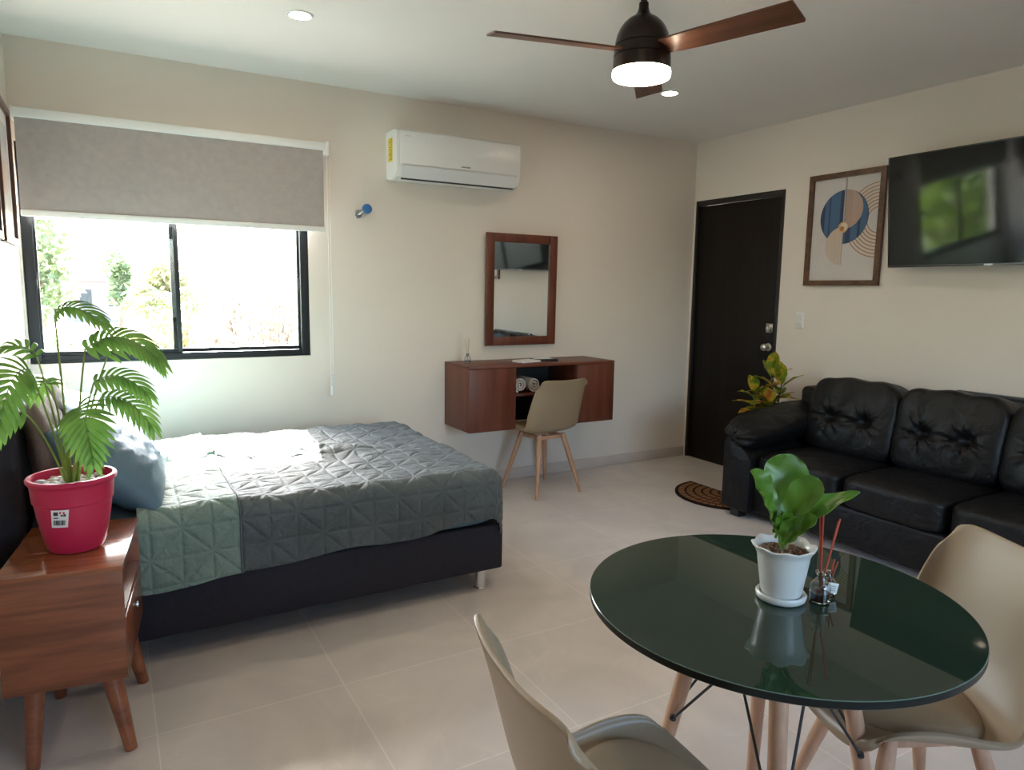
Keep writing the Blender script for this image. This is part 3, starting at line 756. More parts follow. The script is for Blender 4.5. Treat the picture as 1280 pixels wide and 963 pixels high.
# ================================================================ round glass table
TX, TY, TH = 1.252, 1.000, 0.740
t = thing('round_table', 'round dark green glass table on beech legs', 'table', (TX, TY, 0))
GRN = plain('dark_green_back_painted_glass', (0.016, 0.034, 0.024), 0.015, spec=0.62)
EDGE = plain('green_glass_edge', (0.003, 0.007, 0.0055), 0.3, spec=0.4)
b = MB(); R = 0.404
b.lathe([(R - 0.002, TH - 0.017), (R, TH - 0.015), (R, TH - 0.0015)], 160, cap0=True, cap1=False, mi=1)
b.lathe([(R, TH - 0.0015), (R - 0.0015, TH)], 160, cap0=False, cap1=False, mi=2)
b.lathe([(R - 0.0015, TH), (0.001, TH)], 160, cap0=False, mi=0)
b.build('glass_top', [GRN, EDGE, plain('bevel_highlight_green', (0.10, 0.15, 0.125), 0.15)], t, angle=20)  # pale green bevel ring paints in the highlight along the glass edge
b = MB(); b.lathe([(0.105, TH - 0.026), (0.115, TH - 0.022), (0.115, TH - 0.0172)], 40); b.build('top_plate', BLACKMETAL, t)
angs = [math.radians(a) for a in (43, 133, 228, 311)]
for a in angs:
    c, s = math.cos(a), math.sin(a)
    lg = MB(); lg.tube([(0.285 * c, 0.285 * s, 0.0), (0.20 * c, 0.20 * s, 0.42), (0.135 * c, 0.135 * s, TH - 0.0175)], [0.013, 0.0185, 0.020], 16); lo = lg.build('leg', BEECH, t, angle=50)
    bo = MB(); d = Vector((-s, c, 0))
    p = Vector((0.20 * c, 0.20 * s, 0.42)); bo.tube([p - d * 0.030, p + d * 0.030], 0.0035, 8)
    for q in (-1, 1): bo.tube([p + d * 0.0185 * q, p + d * 0.026 * q], 0.0075, 10)
    bo.build('bolt', BLACKMETAL, lo)
b = MB()
for i in range(4):
    a = angs[i]; 
    for j in ((i + 1) % 4, (i - 1) % 4):
        a2 = angs[j]; sgn = 1 if j == (i + 1) % 4 else -1
        d = Vector((-math.sin(a), math.cos(a), 0)) * sgn
        p = Vector((0.20 * math.cos(a), 0.20 * math.sin(a), 0.42)) + d * 0.024
        q = Vector((0.10 * math.cos(a2), 0.10 * math.sin(a2), TH - 0.024)) 
        b.tube([p, q], 0.0032, 8)
b.build('wire_brace', BLACKMETAL, t)

# ---- potted fiddle leaf fig
POTW = plain('white_ceramic', (0.62, 0.63, 0.62), 0.3, spec=0.5)
t = thing('potted_fig', 'fiddle leaf plant in a scalloped white pot on the table', 'potted plant', (1.262, 0.985, TH + 0.0008)); t.scale = (0.945, 0.945, 0.945)
def scal(r, z, a, i):
    k = smooth01((z - 0.108) / 0.03); return r * (1 + 0.040 * k * math.cos(8 * a)), z + 0.0030 * k * math.cos(8 * a)
b = MB(); b.lathe([(0.001, 0.006), (0.041, 0.006), (0.046, 0.02), (0.055, 0.080), (0.059, 0.108), (0.064, 0.120), (0.0695, 0.126), (0.071, 0.130), (0.068, 0.132), (0.062, 0.126), (0.056, 0.114), (0.054, 0.100)], 96, fn=scal, cap1=False)
b.build('pot', POTW, t, angle=50)
b = MB(); b.lathe([(0.001, 0.0), (0.050, 0.0), (0.055, 0.004), (0.057, 0.014), (0.054, 0.018), (0.048, 0.016), (0.047, 0.006), (0.001, 0.006)], 64); b.build('saucer', POTW, t, angle=50)
GRAV = plain('brown_gravel', (0.16, 0.085, 0.05), 0.8, var=0.5, vscale=90)
GR2 = plain('tan_gravel', (0.36, 0.24, 0.16), 0.8)
b = MB(); b.lathe([(0.001, 0.108), (0.0545, 0.108), (0.001, 0.113)], 24, mi=0)
rg = random.Random(3)
for k in range(260):
    a = rg.uniform(0, 2 * PI); r = 0.052 * math.sqrt(rg.random()); s = rg.uniform(0.0032, 0.0058)
    bm = bmesh.new(); bmesh.ops.create_icosphere(bm, subdivisions=1, radius=s)
    for v in bm.verts: v.co = Vector((v.co.x * rg.uniform(.8, 1.2), v.co.y * rg.uniform(.8, 1.2), v.co.z * 0.8)) + Vector((r * math.cos(a), r * math.sin(a), 0.113 + rg.uniform(-0.001, 0.004)))
    b.addbm(bm, rg.choice((0, 0, 1)))
tag(b.build('gravel', [GRAV, GR2], t), kind='stuff')
FIG = leaf_mat('fig_leaf_green', (0.075, 0.185, 0.015), (0.125, 0.28, 0.025), trans=0.3, scale=14, rough=0.36)
FIGS = plain('fig_stem_bark', (0.22, 0.24, 0.10), 0.6)
b = MB()
b.tube(bez((-0.004, 0, 0.10), (-0.012, 0.004, 0.15), (-0.020, 0.012, 0.215), 8), [0.0045] * 4 + [0.0038] * 4, 8)
b.tube(bez((0.004, 0.002, 0.10), (0.012, 0.0, 0.14), (0.012, -0.004, 0.19), 8), 0.0036, 8)
b.build('stem', FIGS, t)
def broad_leaf(S, Mp, E, width, up, cup=0.25, wav=0.004, shape='obovate', n=18, m=9):
    C = bez(S, Mp, E, n); P = np.zeros((n, m, 3)); up = Vector(up).normalized()
    for i in range(n):
        s = i / (n - 1)
        tng = (C[min(i + 1, n - 1)] - C[max(i - 1, 0)]).normalized(); side = tng.cross(up).normalized(); nr = side.cross(tng)
        if shape == 'obovate': wv = width * (0.22 * math.sin(PI * min(1, s * 1.6)) * (s < 0.5) + smooth01((s - 0.05) / 0.6) * math.sqrt(max(0, 1 - ((s - 0.66) / 0.345) ** 2) if s > 0.66 else 1)) 
        else: wv = width * (math.sin(PI * s ** 0.8)) ** 0.8
        wv = max(wv, 0.0008)
        for j in range(m):
            q = -1 + 2 * j / (m - 1)
            P[i, j] = C[i] + side * wv * q * (1 - 0.1 * cup) + nr * (cup * wv * abs(q) ** 1.6 + wav * math.sin(s * 17 + q * 2) * abs(q))
    return P
# right/up directions as seen from the camera, for choosing leaf directions
CR = Vector((0.868, -0.497, 0)); CF = Vector((0.497, 0.868, 0)); UPV = Vector((0, 0, 1))
def cv(r, u, f=0.0): return CR * r + UPV * u + CF * f
base = Vector((-0.012, 0.006, 0))
def fl(Spos, E, bow, w, up, cup=0.22, shape='obovate'):
    S = base + cv(*Spos); E_ = base + cv(*E); Mp = (S + E_) / 2 + cv(*bow)
    b = MB(); b.solid(broad_leaf(S, Mp, E_, w, up, cup, shape=shape), 0.0012); b.build('leaf', FIG, t, angle=80)
fl((-0.005, 0.18, 0.01), (0.035, 0.335, 0.045), (0.0, 0.01, 0.02), 0.054, cv(0, 0.25, -1), 0.12)
fl((0.0, 0.175, -0.005), (0.078, 0.290, -0.020), (-0.005, 0.014, 0.0), 0.038, cv(-0.5, 0.7, -0.8), 0.3)
fl((-0.015, 0.18, 0.0), (-0.075, 0.305, 0.0), (0.012, 0.016, 0.0), 0.034, cv(0.5, 0.55, -0.7), 0.35)
fl((-0.018, 0.165, -0.015), (-0.068, 0.268, -0.045), (0.006, 0.012, 0.0), 0.026, cv(0.6, 0.6, -0.6), 0.45)
fl((0.005, 0.16, -0.01), (0.172, 0.262, -0.015), (-0.01, 0.026, 0.0), 0.026, cv(-0.35, 0.75, -0.55), 0.30, 'ell')
fl((0.0, 0.14, -0.015), (0.060, 0.215, -0.055), (0.0, 0.01, 0.0), 0.022, cv(-0.6, 0.5, -0.5), 0.45)
fl((0.004, 0.125, -0.01), (0.022, 0.210, -0.040), (0.0, 0.0, 0.01), 0.024, cv(-0.3, 0.3, -0.9), 0.4)
fl((-0.012, 0.15, -0.01), (0.000, 0.225, -0.040), (0.0, 0.0, 0.01), 0.022, cv(0.1, 0.2, -0.9), 0.35)

# ---- diffusers on the table
def rd(r, f): v = cv(r, 0, f); return v.x, v.y
ra = [(-0.011, 0.002, 0.195), (-0.007, -0.004, 0.200), (-0.004, 0.003, 0.192), (0.029, 0.0, 0.182), (0.034, 0.004, 0.186)]
diffuser('reed_diffuser', 'clear bottle of red oil with tall red sticks beside the white pot', (1.326, 0.934, TH + 0.0008), 1.0, REDL, REDR, [(*rd(a, c), L) for a, c, L in ra])
d2 = diffuser('reed_diffuser', 'smaller clear red oil bottle with a paper tag on the table', (1.376, 0.952, TH + 0.0008), 0.82, REDL, REDR, [(*rd(0.012, 0.0), 0.080), (*rd(0.018, -0.004), 0.076)])
b = MB(); b.box((-0.011, -0.0006, -0.012), (0.011, 0.0006, 0.012), 0.0003, M=Matrix.Translation((-0.010, -0.021, 0.022)) @ Matrix.Rotation(math.radians(-30), 4, 'Z') @ Matrix.Rotation(math.radians(10), 4, 'Y'))
for k in range(3): b.box((-0.007, -0.0010, -0.006 + k * 0.005), (0.006, -0.0006, -0.0045 + k * 0.005), M=Matrix.Translation((-0.010, -0.021, 0.022)) @ Matrix.Rotation(math.radians(-30), 4, 'Z') @ Matrix.Rotation(math.radians(10), 4, 'Y'), mi=1)
b.build('paper_tag', [WPAP, GRYT], d2)

# ================================================================ sofa
def leather_mat(name, col):
    m, nt, b = new_mat(name)
    b.inputs['Base Color'].default_value = rgb(col); b.inputs['Roughness'].default_value = 0.44; b.inputs['Specular IOR Level'].default_value = 0.27
    tc = N(nt, 'ShaderNodeTexCoord')
    n1 = N(nt, 'ShaderNodeTexNoise', Scale=9.0, Detail=3.0, Distortion=1.0); n2 = N(nt, 'ShaderNodeTexVoronoi', Scale=260.0)
    nt.links.new(tc.outputs['Object'], n1.inputs['Vector']); nt.links.new(tc.outputs['Object'], n2.inputs['Vector'])
    b1 = N(nt, 'ShaderNodeBump', Strength=0.35, Distance=0.03); b2 = N(nt, 'ShaderNodeBump', Strength=0.12, Distance=0.003)
    nt.links.new(n1.outputs['Fac'], b1.inputs['Height']); nt.links.new(n2.outputs['Distance'], b2.inputs['Height'])
    nt.links.new(b1.outputs['Normal'], b2.inputs['Normal']); nt.links.new(b2.outputs['Normal'], b.inputs['Normal'])
    return m
LEA = leather_mat('black_leather', (0.0065, 0.0065, 0.0075))
FOOTM = plain('black_sofa_foot', (0.01, 0.01, 0.01), 0.4)
t = thing('sofa', 'black leather three seat sofa with tufted back cushions along the wall', 'sofa', (3.80, 2.067, 0))
ox, oy = 3.80, 2.067
b = MB()
b.box((3.43 - ox, 1.10 - oy, 0.055), (4.10 - ox, 3.03 - oy, 0.265), 0.02, 3)
b.box((4.04 - ox, 1.02 - oy, 0.055), (4.235 - ox, 3.115 - oy, 0.80), 0.04, 4)
b.build('base_frame', LEA, t)
for k in range(3):
    yc = 2.93 - 0.2875 - 0.575 * k - oy
    def seatfn(p, k=k):
        x, y, z = p
        if z > 0: z += 0.018 * math.exp(-((x / 0.25) ** 2 + (y / 0.22) ** 2)) + 0.004 * noise.noise(Vector((x * 9 + k * 7, y * 9, 1)))
        x += 0.004 * noise.noise(Vector((y * 12 + k * 5, z * 14, 3)))
        return (x, y, z)
    b = MB(); b.blob((0.66, 0.572, 0.185), 20, 7.0, fn=seatfn, c=(3.735 - ox, yc, 0.345)); b.build('seat_cushion', LEA, t, angle=80)
    def backfn(p, k=k):
        x, y, z = p
        if x < 0:
            belly = 0.035 * math.exp(-((y / 0.24) ** 2)) * math.exp(-(((z + 0.05) / 0.2) ** 2)); x -= belly
            for ty in (-0.115, 0.115):
                dy, dz = y - ty, z + 0.015
                r = math.hypot(dy, dz); th = math.atan2(dz, dy)
                x += 0.062 * math.exp(-(r / 0.040) ** 2)
                x += (0.009 * math.cos(9 * th + k) + 0.006 * math.cos(14 * th + 2 * k)) * math.exp(-((r - 0.055) / 0.05) ** 2) * min(1, r / 0.02)
            dz = z + 0.015
            x += 0.022 * math.exp(-(dz / 0.018) ** 2) * math.exp(-(y / 0.15) ** 2)
            # soft vertical gathers in the upper half
            x += 0.005 * math.sin(y * 34 + k * 2) * smooth01((z - 0.03) / 0.12)
            x += 0.006 * noise.noise(Vector((y * 11 + 3 * k, z * 11, k)))
        if z > 0.1: z += 0.006 * math.sin(y * 30 + k) * smooth01((z - 0.1) / 0.1)
        z -= 0.022 * (abs(y) / 0.29) ** 4 * (1 if z > 0 else 0)
        return (x, y, z)
    b = MB(); M = Matrix.Translation((4.005 - ox, yc, 0.648)) @ Matrix.Rotation(math.radians(11), 4, 'Y')
    b.blob((0.25, 0.590, 0.485), 44, 6.0, fn=backfn, M=M); b.build('back_cushion', LEA, t, angle=80)
for sgn, y0, y1 in ((1, 2.935, 3.150), (-1, 0.985, 1.200)):
    yo, yi = (y1, y0) if sgn > 0 else (y0, y1)
    prof = [(yi, 0.05), (yo, 0.05), (yo, 0.46), (yo - sgn * 0.012, 0.50), (yo - sgn * 0.05, 0.520), (yo - sgn * 0.11, 0.485), (yi + sgn * 0.03, 0.425), (yi, 0.38)]
    bm = bmesh.new(); m = MB(); m.prism([(y - oy, z) for y, z in prof], 3.385 - ox, 4.22 - ox, M=Mx)
    vs = [bm.verts.new(v) for v in m.V]
    for f in m.F: bm.faces.new([vs[i] for i in f])
    bmesh.ops.recalc_face_normals(bm, faces=bm.faces[:])
    bmesh.ops.bevel(bm, geom=bm.edges[:], offset=0.012, segments=3, affect='EDGES', profile=0.5)
    b = MB(); b.addbm(bm)
    arm = b.build('arm', LEA, t, angle=50)
    def padfn(p):
        x, y, z = p
        fx = smooth01((-x - 0.30) / 0.12)
        z += 0.010 * math.sin(y * 60) * fx * 0.6 + 0.006 * noise.noise(Vector((x * 8, y * 12, z * 8 + sgn)))
        if x < -0.36: x += 0.012 * math.sin(math.atan2(z, y) * 9)
        return (x, y, z)
    M = Matrix.Translation((3.765 - ox, (yo - sgn * 0.105) - oy, 0.575)) @ Matrix.Rotation(math.radians(-7), 4, 'Y') @ Matrix.Rotation(math.radians(24 * sgn), 4, 'X')
    b = MB(); b.blob((0.83, 0.275, 0.150), 26, 3.4, fn=padfn, M=M); b.build('arm_pad', LEA, arm, angle=80)
for x in (3.44, 4.15):
    for y in (1.09, 3.05):
        b = MB(); b.box((x - 0.035 - ox, y - 0.035 - oy, 0.0), (x + 0.035 - ox, y + 0.035 - oy, 0.058), 0.004); b.build('foot', FOOTM, t)

t = thing('leaning_panel', 'grey framed flat panel standing between the sofa and the wall', 'panel', (4.276, 1.83, 0))
GP = plain('grey_panel_face', (0.10, 0.11, 0.115), 0.3); GPF = plain('dark_grey_panel_frame', (0.035, 0.038, 0.04), 0.4)
b = MB(); b.box((-0.010, -0.36, 0.02), (0.006, 0.36, 0.85)); b.build('panel_face', GP, t)
b = MB()
for lo, hi in (((-0.016, -0.39, 0), (0.012, -0.36, 0.872)), ((-0.016, 0.36, 0), (0.012, 0.39, 0.872)), ((-0.016, -0.36, 0.848), (0.012, 0.36, 0.872)), ((-0.016, -0.36, 0), (0.012, 0.36, 0.022))): b.box(lo, hi, 0.002)
b.build('frame', GPF, t)
b = MB(); b.box((-0.019, 0.350, 0.855), (-0.014, 0.375, 0.868), 0.002); b.build('corner_clip', CHROME, t)

# ================================================================ croton behind the sofa arm
t = thing('croton_plant', 'yellow green and red croton behind the sofa arm', 'potted plant', (4.03, 3.345, 0))
b = MB(); b.lathe([(0.001, 0.0), (0.085, 0.0), (0.10, 0.02), (0.115, 0.24), (0.125, 0.25), (0.125, 0.275), (0.112, 0.275), (0.108, 0.24), (0.001, 0.24)], 40); b.build('pot', plain('dark_planter', (0.03, 0.03, 0.03), 0.5), t)
b = MB(); rg = random.Random(11); stems = []
for k, (dx, dy, hgt) in enumerate(((0.0, 0.0, 0.86), (-0.04, 0.07, 0.72), (0.03, -0.04, 0.80), (-0.03, -0.03, 0.66), (0.04, 0.05, 0.62))):
    top = Vector((dx * 1.4, dy * 1.4, hgt)); p = bez((dx * 0.4, dy * 0.4, 0.23), (dx * 0.8, dy * 0.8, 0.5), top, 8); b.tube(p, [0.007, 0.006, 0.006, 0.005, 0.005, 0.004, 0.004, 0.003], 8); stems.append((p, hgt))
b.build('stem', plain('croton_stem', (0.10, 0.07, 0.04), 0.7), t)
CRO = leaf_mat('croton_leaf', (0.06, 0.15, 0.015), (0.22, 0.30, 0.02), [(0.52, (0.62, 0.46, 0.04)), (0.66, (0.45, 0.13, 0.03))], trans=0.25, scale=11, rough=0.35)
b = MB()
for p, hgt in stems:
    nl = 13
    for k in range(nl):
        s = 0.52 + 0.48 * k / (nl - 1); i = min(int(s * 7), 6); S = p[i].lerp(p[i + 1], s * 7 - i)
        an = k * 2.4 + rg.uniform(-0.3, 0.3); el = interp(s, [0.5, 0.85, 1.0], [-0.15, 0.35, 1.1]); L = rg.uniform(0.14, 0.20) 
        out = Vector((math.cos(an), math.sin(an), 0))
        E_ = S + out * L * math.cos(el) + Vector((0, 0, L * math.sin(el) - 0.02)); Mp = (S + E_) / 2 + Vector((0, 0, 0.03))
        if E_.x > 0.26: continue
        b.solid(broad_leaf(S, Mp, E_, rg.uniform(0.034, 0.046), (0, 0, 1), 0.25, 0.003, 'ell', 10, 7), 0.001)
b.build('foliage', CRO, t, angle=80)

# ================================================================ door mat
t = None
m, nt, bb = new_mat('coir_mat')
tc = N(nt, 'ShaderNodeTexCoord'); sx = N(nt, 'ShaderNodeSeparateXYZ'); nt.links.new(tc.outputs['Object'], sx.inputs[0])
def mth(op, a=None, b2=None, va=None, vb=None):
    n = N(nt, 'ShaderNodeMath', operation=op)
    if a is not None: nt.links.new(a, n.inputs[0])
    if b2 is not None: nt.links.new(b2, n.inputs[1])
    if va is not None: n.inputs[0].default_value = va
    if vb is not None: n.inputs[1].default_value = vb
    return n.outputs[0]
r2 = mth('ADD', mth('MULTIPLY', sx.outputs[0], sx.outputs[0]), mth('MULTIPLY', sx.outputs[1], sx.outputs[1])); rr = mth('SQRT', r2)
an = mth('ARCTAN2', sx.outputs[1], sx.outputs[0])
rows = mth('MULTIPLY', rr, vb=17.5); fr_ = mth('FRACT', rows); idx = mth('FLOOR', rows)
cells = mth('MULTIPLY', an, mth('ADD', mth('MULTIPLY', idx, vb=1.15), vb=1.0)); fa = mth('FRACT', mth('ADD', cells, mth('MULTIPLY', idx, vb=0.37)))
gap = mth('MAXIMUM', mth('LESS_THAN', fr_, vb=0.26), mth('MULTIPLY', mth('LESS_THAN', fa, vb=0.16), mth('GREATER_THAN', fr_, vb=-1.0)))
edge = mth('MAXIMUM', mth('GREATER_THAN', rr, vb=0.343), mth('GREATER_THAN', sx.outputs[0], vb=-0.016))
mask = mth('MAXIMUM', gap, edge)
nz = N(nt, 'ShaderNodeTexNoise', Scale=140.0, Detail=2.0); nt.links.new(tc.outputs['Object'], nz.inputs['Vector'])
cr_ = ramp(nt, [(0.3, (0.19, 0.085, 0.035)), (0.7, (0.33, 0.165, 0.075))]); nt.links.new(nz.outputs['Fac'], cr_.inputs['Fac'])
mx = N(nt, 'ShaderNodeMix', data_type='RGBA'); nt.links.new(mask, mx.inputs[0]); nt.links.new(cr_.outputs['Color'], mx.inputs[6]); mx.inputs[7].default_value = rgb((0.014, 0.009, 0.008))
nt.links.new(mx.outputs[2], bb.inputs['Base Color']); bb.inputs['Roughness'].default_value = 0.95; bb.inputs['Specular IOR Level'].default_value = 0.1
bp = N(nt, 'ShaderNodeBump', Strength=0.8, Distance=0.004); nt.links.new(nz.outputs['Fac'], bp.inputs['Height']); nt.links.new(bp.outputs['Normal'], bb.inputs['Normal'])
b = MB(); b.prism([(0.365 * math.cos(a), 0.365 * math.sin(a)) for a in np.linspace(PI / 2, 3 * PI / 2, 60)], 0.0, 0.012)
o = b.build('doormat', m); o.location = (3.725, 3.400, 0.0003); tag(o, 'half round brown coir doormat with dark border in front of the door', 'doormat')

# ================================================================ bed
NAV = plain('dark_navy_upholstery', (0.022, 0.021, 0.029), 0.7, var=0.1, vscale=40, bump=0.15, bscale=500, spec=0.25)
BX0, BX1, BY0, BY1 = -0.285, 1.565, 2.785, 4.125
t = thing('bed', 'double bed base with dark navy upholstery, headboard and chrome legs', 'bed', (0.64, 3.455, 0)); ox, oy = 0.64, 3.455
b = MB(); b.box((BX0 - ox, BY0 - oy, 0.100), (BX1 - ox, BY1 - oy, 0.322), 0.012, 3); b.build('bed_base', NAV, t)
b = MB(); b.box((-0.372 - ox, 2.76 - oy, 0.06), (BX0 - 0.002 - ox, 4.20 - oy, 0.96), 0.018, 3)
b.build('headboard', NAV, t)
for x in (-0.2, BX1 - 0.095):
    for y in (BY0 + 0.05, BY1 - 0.05):
        b = MB(); b.lathe([(0.030, 0.0), (0.030, 0.006), (0.026, 0.010), (0.025, 0.092), (0.03, 0.096), (0.03, 0.102)], 28, c=(x - ox, y - oy, 0)); b.build('leg', CHROME, t)
SHEET = plain('steel_blue_sheet', (0.075, 0.13, 0.165), 0.6, var=0.06, vscale=6, bump=0.12, bscale=18, spec=0.3)
t = thing('mattress', 'mattress in a steel blue fitted sheet on the dark bed base', 'mattress', (0.64, 3.455, 0.323))
def matf(p):
    x, y, z = p; k = 0.004 * noise.noise(Vector((x * 5, y * 5, z * 12))); return (x, y + k, z + k)
b = MB(); b.blob((BX1 - BX0 - 0.004, BY1 - BY0 + 0.02, 0.245), 40, 14, c=(0.64 - ox, 0, 0.1225), fn=matf); b.build('fitted_sheet', SHEET, t, angle=60)

def quilt_mat(name, c1, c2):
    m, nt, b = new_mat(name); tc = N(nt, 'ShaderNodeTexCoord')
    nz = N(nt, 'ShaderNodeTexNoise', Scale=5.0, Detail=4.0); nt.links.new(tc.outputs['Object'], nz.inputs['Vector'])
    r = ramp(nt, [(0.3, c1), (0.7, c2)]); nt.links.new(nz.outputs['Fac'], r.inputs['Fac']); nt.links.new(r.outputs['Color'], b.inputs['Base Color'])
    b.inputs['Roughness'].default_value = 0.62; b.inputs['Specular IOR Level'].default_value = 0.35; b.inputs['Sheen Weight'].default_value = 0.15
    n2 = N(nt, 'ShaderNodeTexNoise', Scale=24.0, Detail=5.0, Distortion=1.2); nt.links.new(tc.outputs['Object'], n2.inputs['Vector'])
    bp = N(nt, 'ShaderNodeBump', Strength=0.75, Distance=0.012); nt.links.new(n2.outputs['Fac'], bp.inputs['Height'])
    at = N(nt, 'ShaderNodeAttribute', attribute_name='stitch'); b2 = N(nt, 'ShaderNodeBump', Strength=0.5, Distance=0.006)
    sm = N(nt, 'ShaderNodeMapRange', interpolation_type='SMOOTHSTEP'); sm.inputs[1].default_value = 0.0; sm.inputs[2].default_value = 0.011
    sp = N(nt, 'ShaderNodeSeparateXYZ'); nt.links.new(at.outputs['Vector'], sp.inputs[0])
    def mm(op, a, c=None, v=None):
        n = N(nt, 'ShaderNodeMath', operation=op); nt.links.new(a, n.inputs[0])
        if c is not None: nt.links.new(c, n.inputs[1])
        if v is not None: n.inputs[1].default_value = v
        return n.outputs[0]
    S_, T_ = mm('DIVIDE', sp.outputs[0], v=0.105), mm('DIVIDE', sp.outputs[1], v=0.105)
    u, v = mm('FRACT', S_), mm('FRACT', T_)
    par = mm('ABSOLUTE', mm('SUBTRACT', mm('MULTIPLY', mm('FRACT', mm('MULTIPLY', mm('ADD', mm('FLOOR', S_), mm('FLOOR', T_)), v=0.5)), v=2.0), v=0.0))
    def one_minus(a): n = N(nt, 'ShaderNodeMath', operation='SUBTRACT'); n.inputs[0].default_value = 1.0; nt.links.new(a, n.inputs[1]); return n.outputs[0]
    iu, iv = one_minus(u), one_minus(v)
    d1 = mm('MINIMUM', mm('MINIMUM', u, iu), mm('MINIMUM', v, iv))
    mxu = N(nt, 'ShaderNodeMix', data_type='FLOAT'); nt.links.new(par, mxu.inputs[0]); nt.links.new(u, mxu.inputs[2]); nt.links.new(iu, mxu.inputs[3])
    d2 = mm('MULTIPLY', mm('ABSOLUTE', mm('SUBTRACT', mxu.outputs[0], v)), v=0.7071)
    dd = mm('MULTIPLY', mm('MINIMUM', d1, d2), v=0.105)
    nt.links.new(dd, sm.inputs[0]); nt.links.new(sm.outputs[0], b2.inputs['Height']); nt.links.new(bp.outputs['Normal'], b2.inputs['Normal']); nt.links.new(b2.outputs['Normal'], b.inputs['Normal'])
    return m
QD = quilt_mat('slate_teal_quilting', (0.066, 0.080, 0.082), (0.092, 0.107, 0.108)); QS = quilt_mat('sage_quilting', (0.145, 0.207, 0.175), (0.182, 0.25, 0.215))
QT = 0.591; QX1 = 1.490; QY0, QY1 = 2.838, 4.090
def stitch(s, t_, p=0.105):
    i, j = math.floor(s / p), math.floor(t_ / p); u, v = s / p - i, t_ / p - j
    d = min(u, 1 - u, v, 1 - v)
    if (i + j) % 2: u = 1 - u
    d = min(d, abs(u - v) * 0.7071)
    return d * p
def qpos(s, t_, raise_=0.0):
    """s along the bed (metres from x=0), t_ across from the far edge; both run past the top and hang down"""
    ex = 0.0; ey = 0.0; x, y = s, t_
    if s > QX1: ex = s - QX1; x = QX1
    if t_ < QY0: ey = QY0 - t_; y = QY0
    elif t_ > QY1: ey = -(t_ - QY1); y = QY1
    d = math.hypot(ex, ey); r = 0.070
    if d > 0: nx, ny = ex / d, -ey / d
    else: nx = ny = 0
    if d < r * PI / 2: out = r * math.sin(d / r); dn = r * (1 - math.cos(d / r))
    else: out = r + 0.02 * (d - r * PI / 2); dn = r + (d - r * PI / 2)
    hang = smooth01((d - 0.02) / 0.12)
    N_ = Vector((nx * hang, ny * hang, 1 - hang)); N_.normalize()
    st = stitch(s + 0.02, t_); puff = 0.0042 * (1 - math.exp(-(st / 0.014) ** 2))
    puff += 0.0022 * noise.noise(Vector((s * 26, t_ * 26, 0.3)))
    big = 0.014 * noise.noise(Vector((s * 3.2, t_ * 3.2, 2.0))) + 0.010 * noise.noise(Vector((s * 9, t_ * 9, 5.0)))
    # rumpled ridge lying along the bed
    yr = 3.47 + 0.07 * math.sin(s * 3.4 + 0.6) + 0.05 * noise.noise(Vector((s * 6, 0, 9)))
    rid = math.exp(-((t_ - yr) / 0.075) ** 2) * (0.030 + 0.055 * abs(noise.noise(Vector((s * 8, t_ * 7, 4))))) * smooth01((1.35 - s) / 0.5) * smooth01((s - 0.05) / 0.2)
    big += rid * (1 - hang)
    if hang > 0: big += hang * (0.006 + smooth01((1.42 - s) / 0.2) * 0.011 * math.sin(s * 8.0 + math.sin(s * 5) * 1.5) * smooth01(d / 0.25)); 
    big *= 1
    P = Vector((x + nx * out, y + ny * out, QT - dn)) + N_ * (puff + max(big, -0.006) + raise_)
    return P
def hem_near(s): return 0.322 - 0.050 * smooth01((s - 0.35) / 1.2) + 0.008 * math.sin(s * 6.5 + 0.6) + 0.006 * math.sin(s * 13)
def quilt_part(s0, s1, ds, raise_, tail=True):
    ns = max(2, int((s1 - s0) / ds)); nt_ = int((QY1 - QY0 + 0.6) / ds)
    P = np.zeros((ns, nt_, 3)); ST = np.zeros((ns, nt_, 3))
    for i in range(ns):
        for j in range(nt_):
            v = j / (nt_ - 1); s = s0 + (s1 - s0) * i / (ns - 1)
            if tail and s1 > QX1: 
                s = s0 + (s1 + 0.01 * math.sin(v * 17) - s0) * i / (ns - 1)
            lo = QY0 - hem_near(min(s, QX1)); hi = QY1 + 0.17
            P[i, j] = qpos(s, lo + (hi - lo) * v, raise_); ST[i, j] = (s + 0.02 + 10.5, lo + (hi - lo) * v, 0)
    quilt_part.ST = ST
    return P
def put_st(o):
    a = o.data.attributes.new('stitch', 'FLOAT_VECTOR', 'POINT'); f = quilt_part.ST.reshape(-1); a.data.foreach_set('vector', np.concatenate([f, f]))
    return o
t = thing('quilt', 'slate teal stitched quilt with a sage green folded band on the bed', 'quilt', (0.64, 3.455, 0.57))
off = np.array((0.64, 3.455, 0.57))
b = MB(); b.solid(quilt_part(0.385, QX1 + 0.235, 0.0088, 0.0) - off, 0.006); put_st(b.build('quilt_body', QD, t, angle=80))
b = MB(); b.solid(quilt_part(0.050, 0.400, 0.0088, 0.010) - off, 0.006); sb = put_st(b.build('folded_band', QS, t, angle=80)); sb['label'] = 'sage green band'
b = MB(); E0 = quilt_part(0.396, 0.404, 0.004, 0.012); b.tube([Vector(p) - Vector(off) for p in E0[0][::2]], 0.0045, 6); b.build('band_piping', QD, sb)

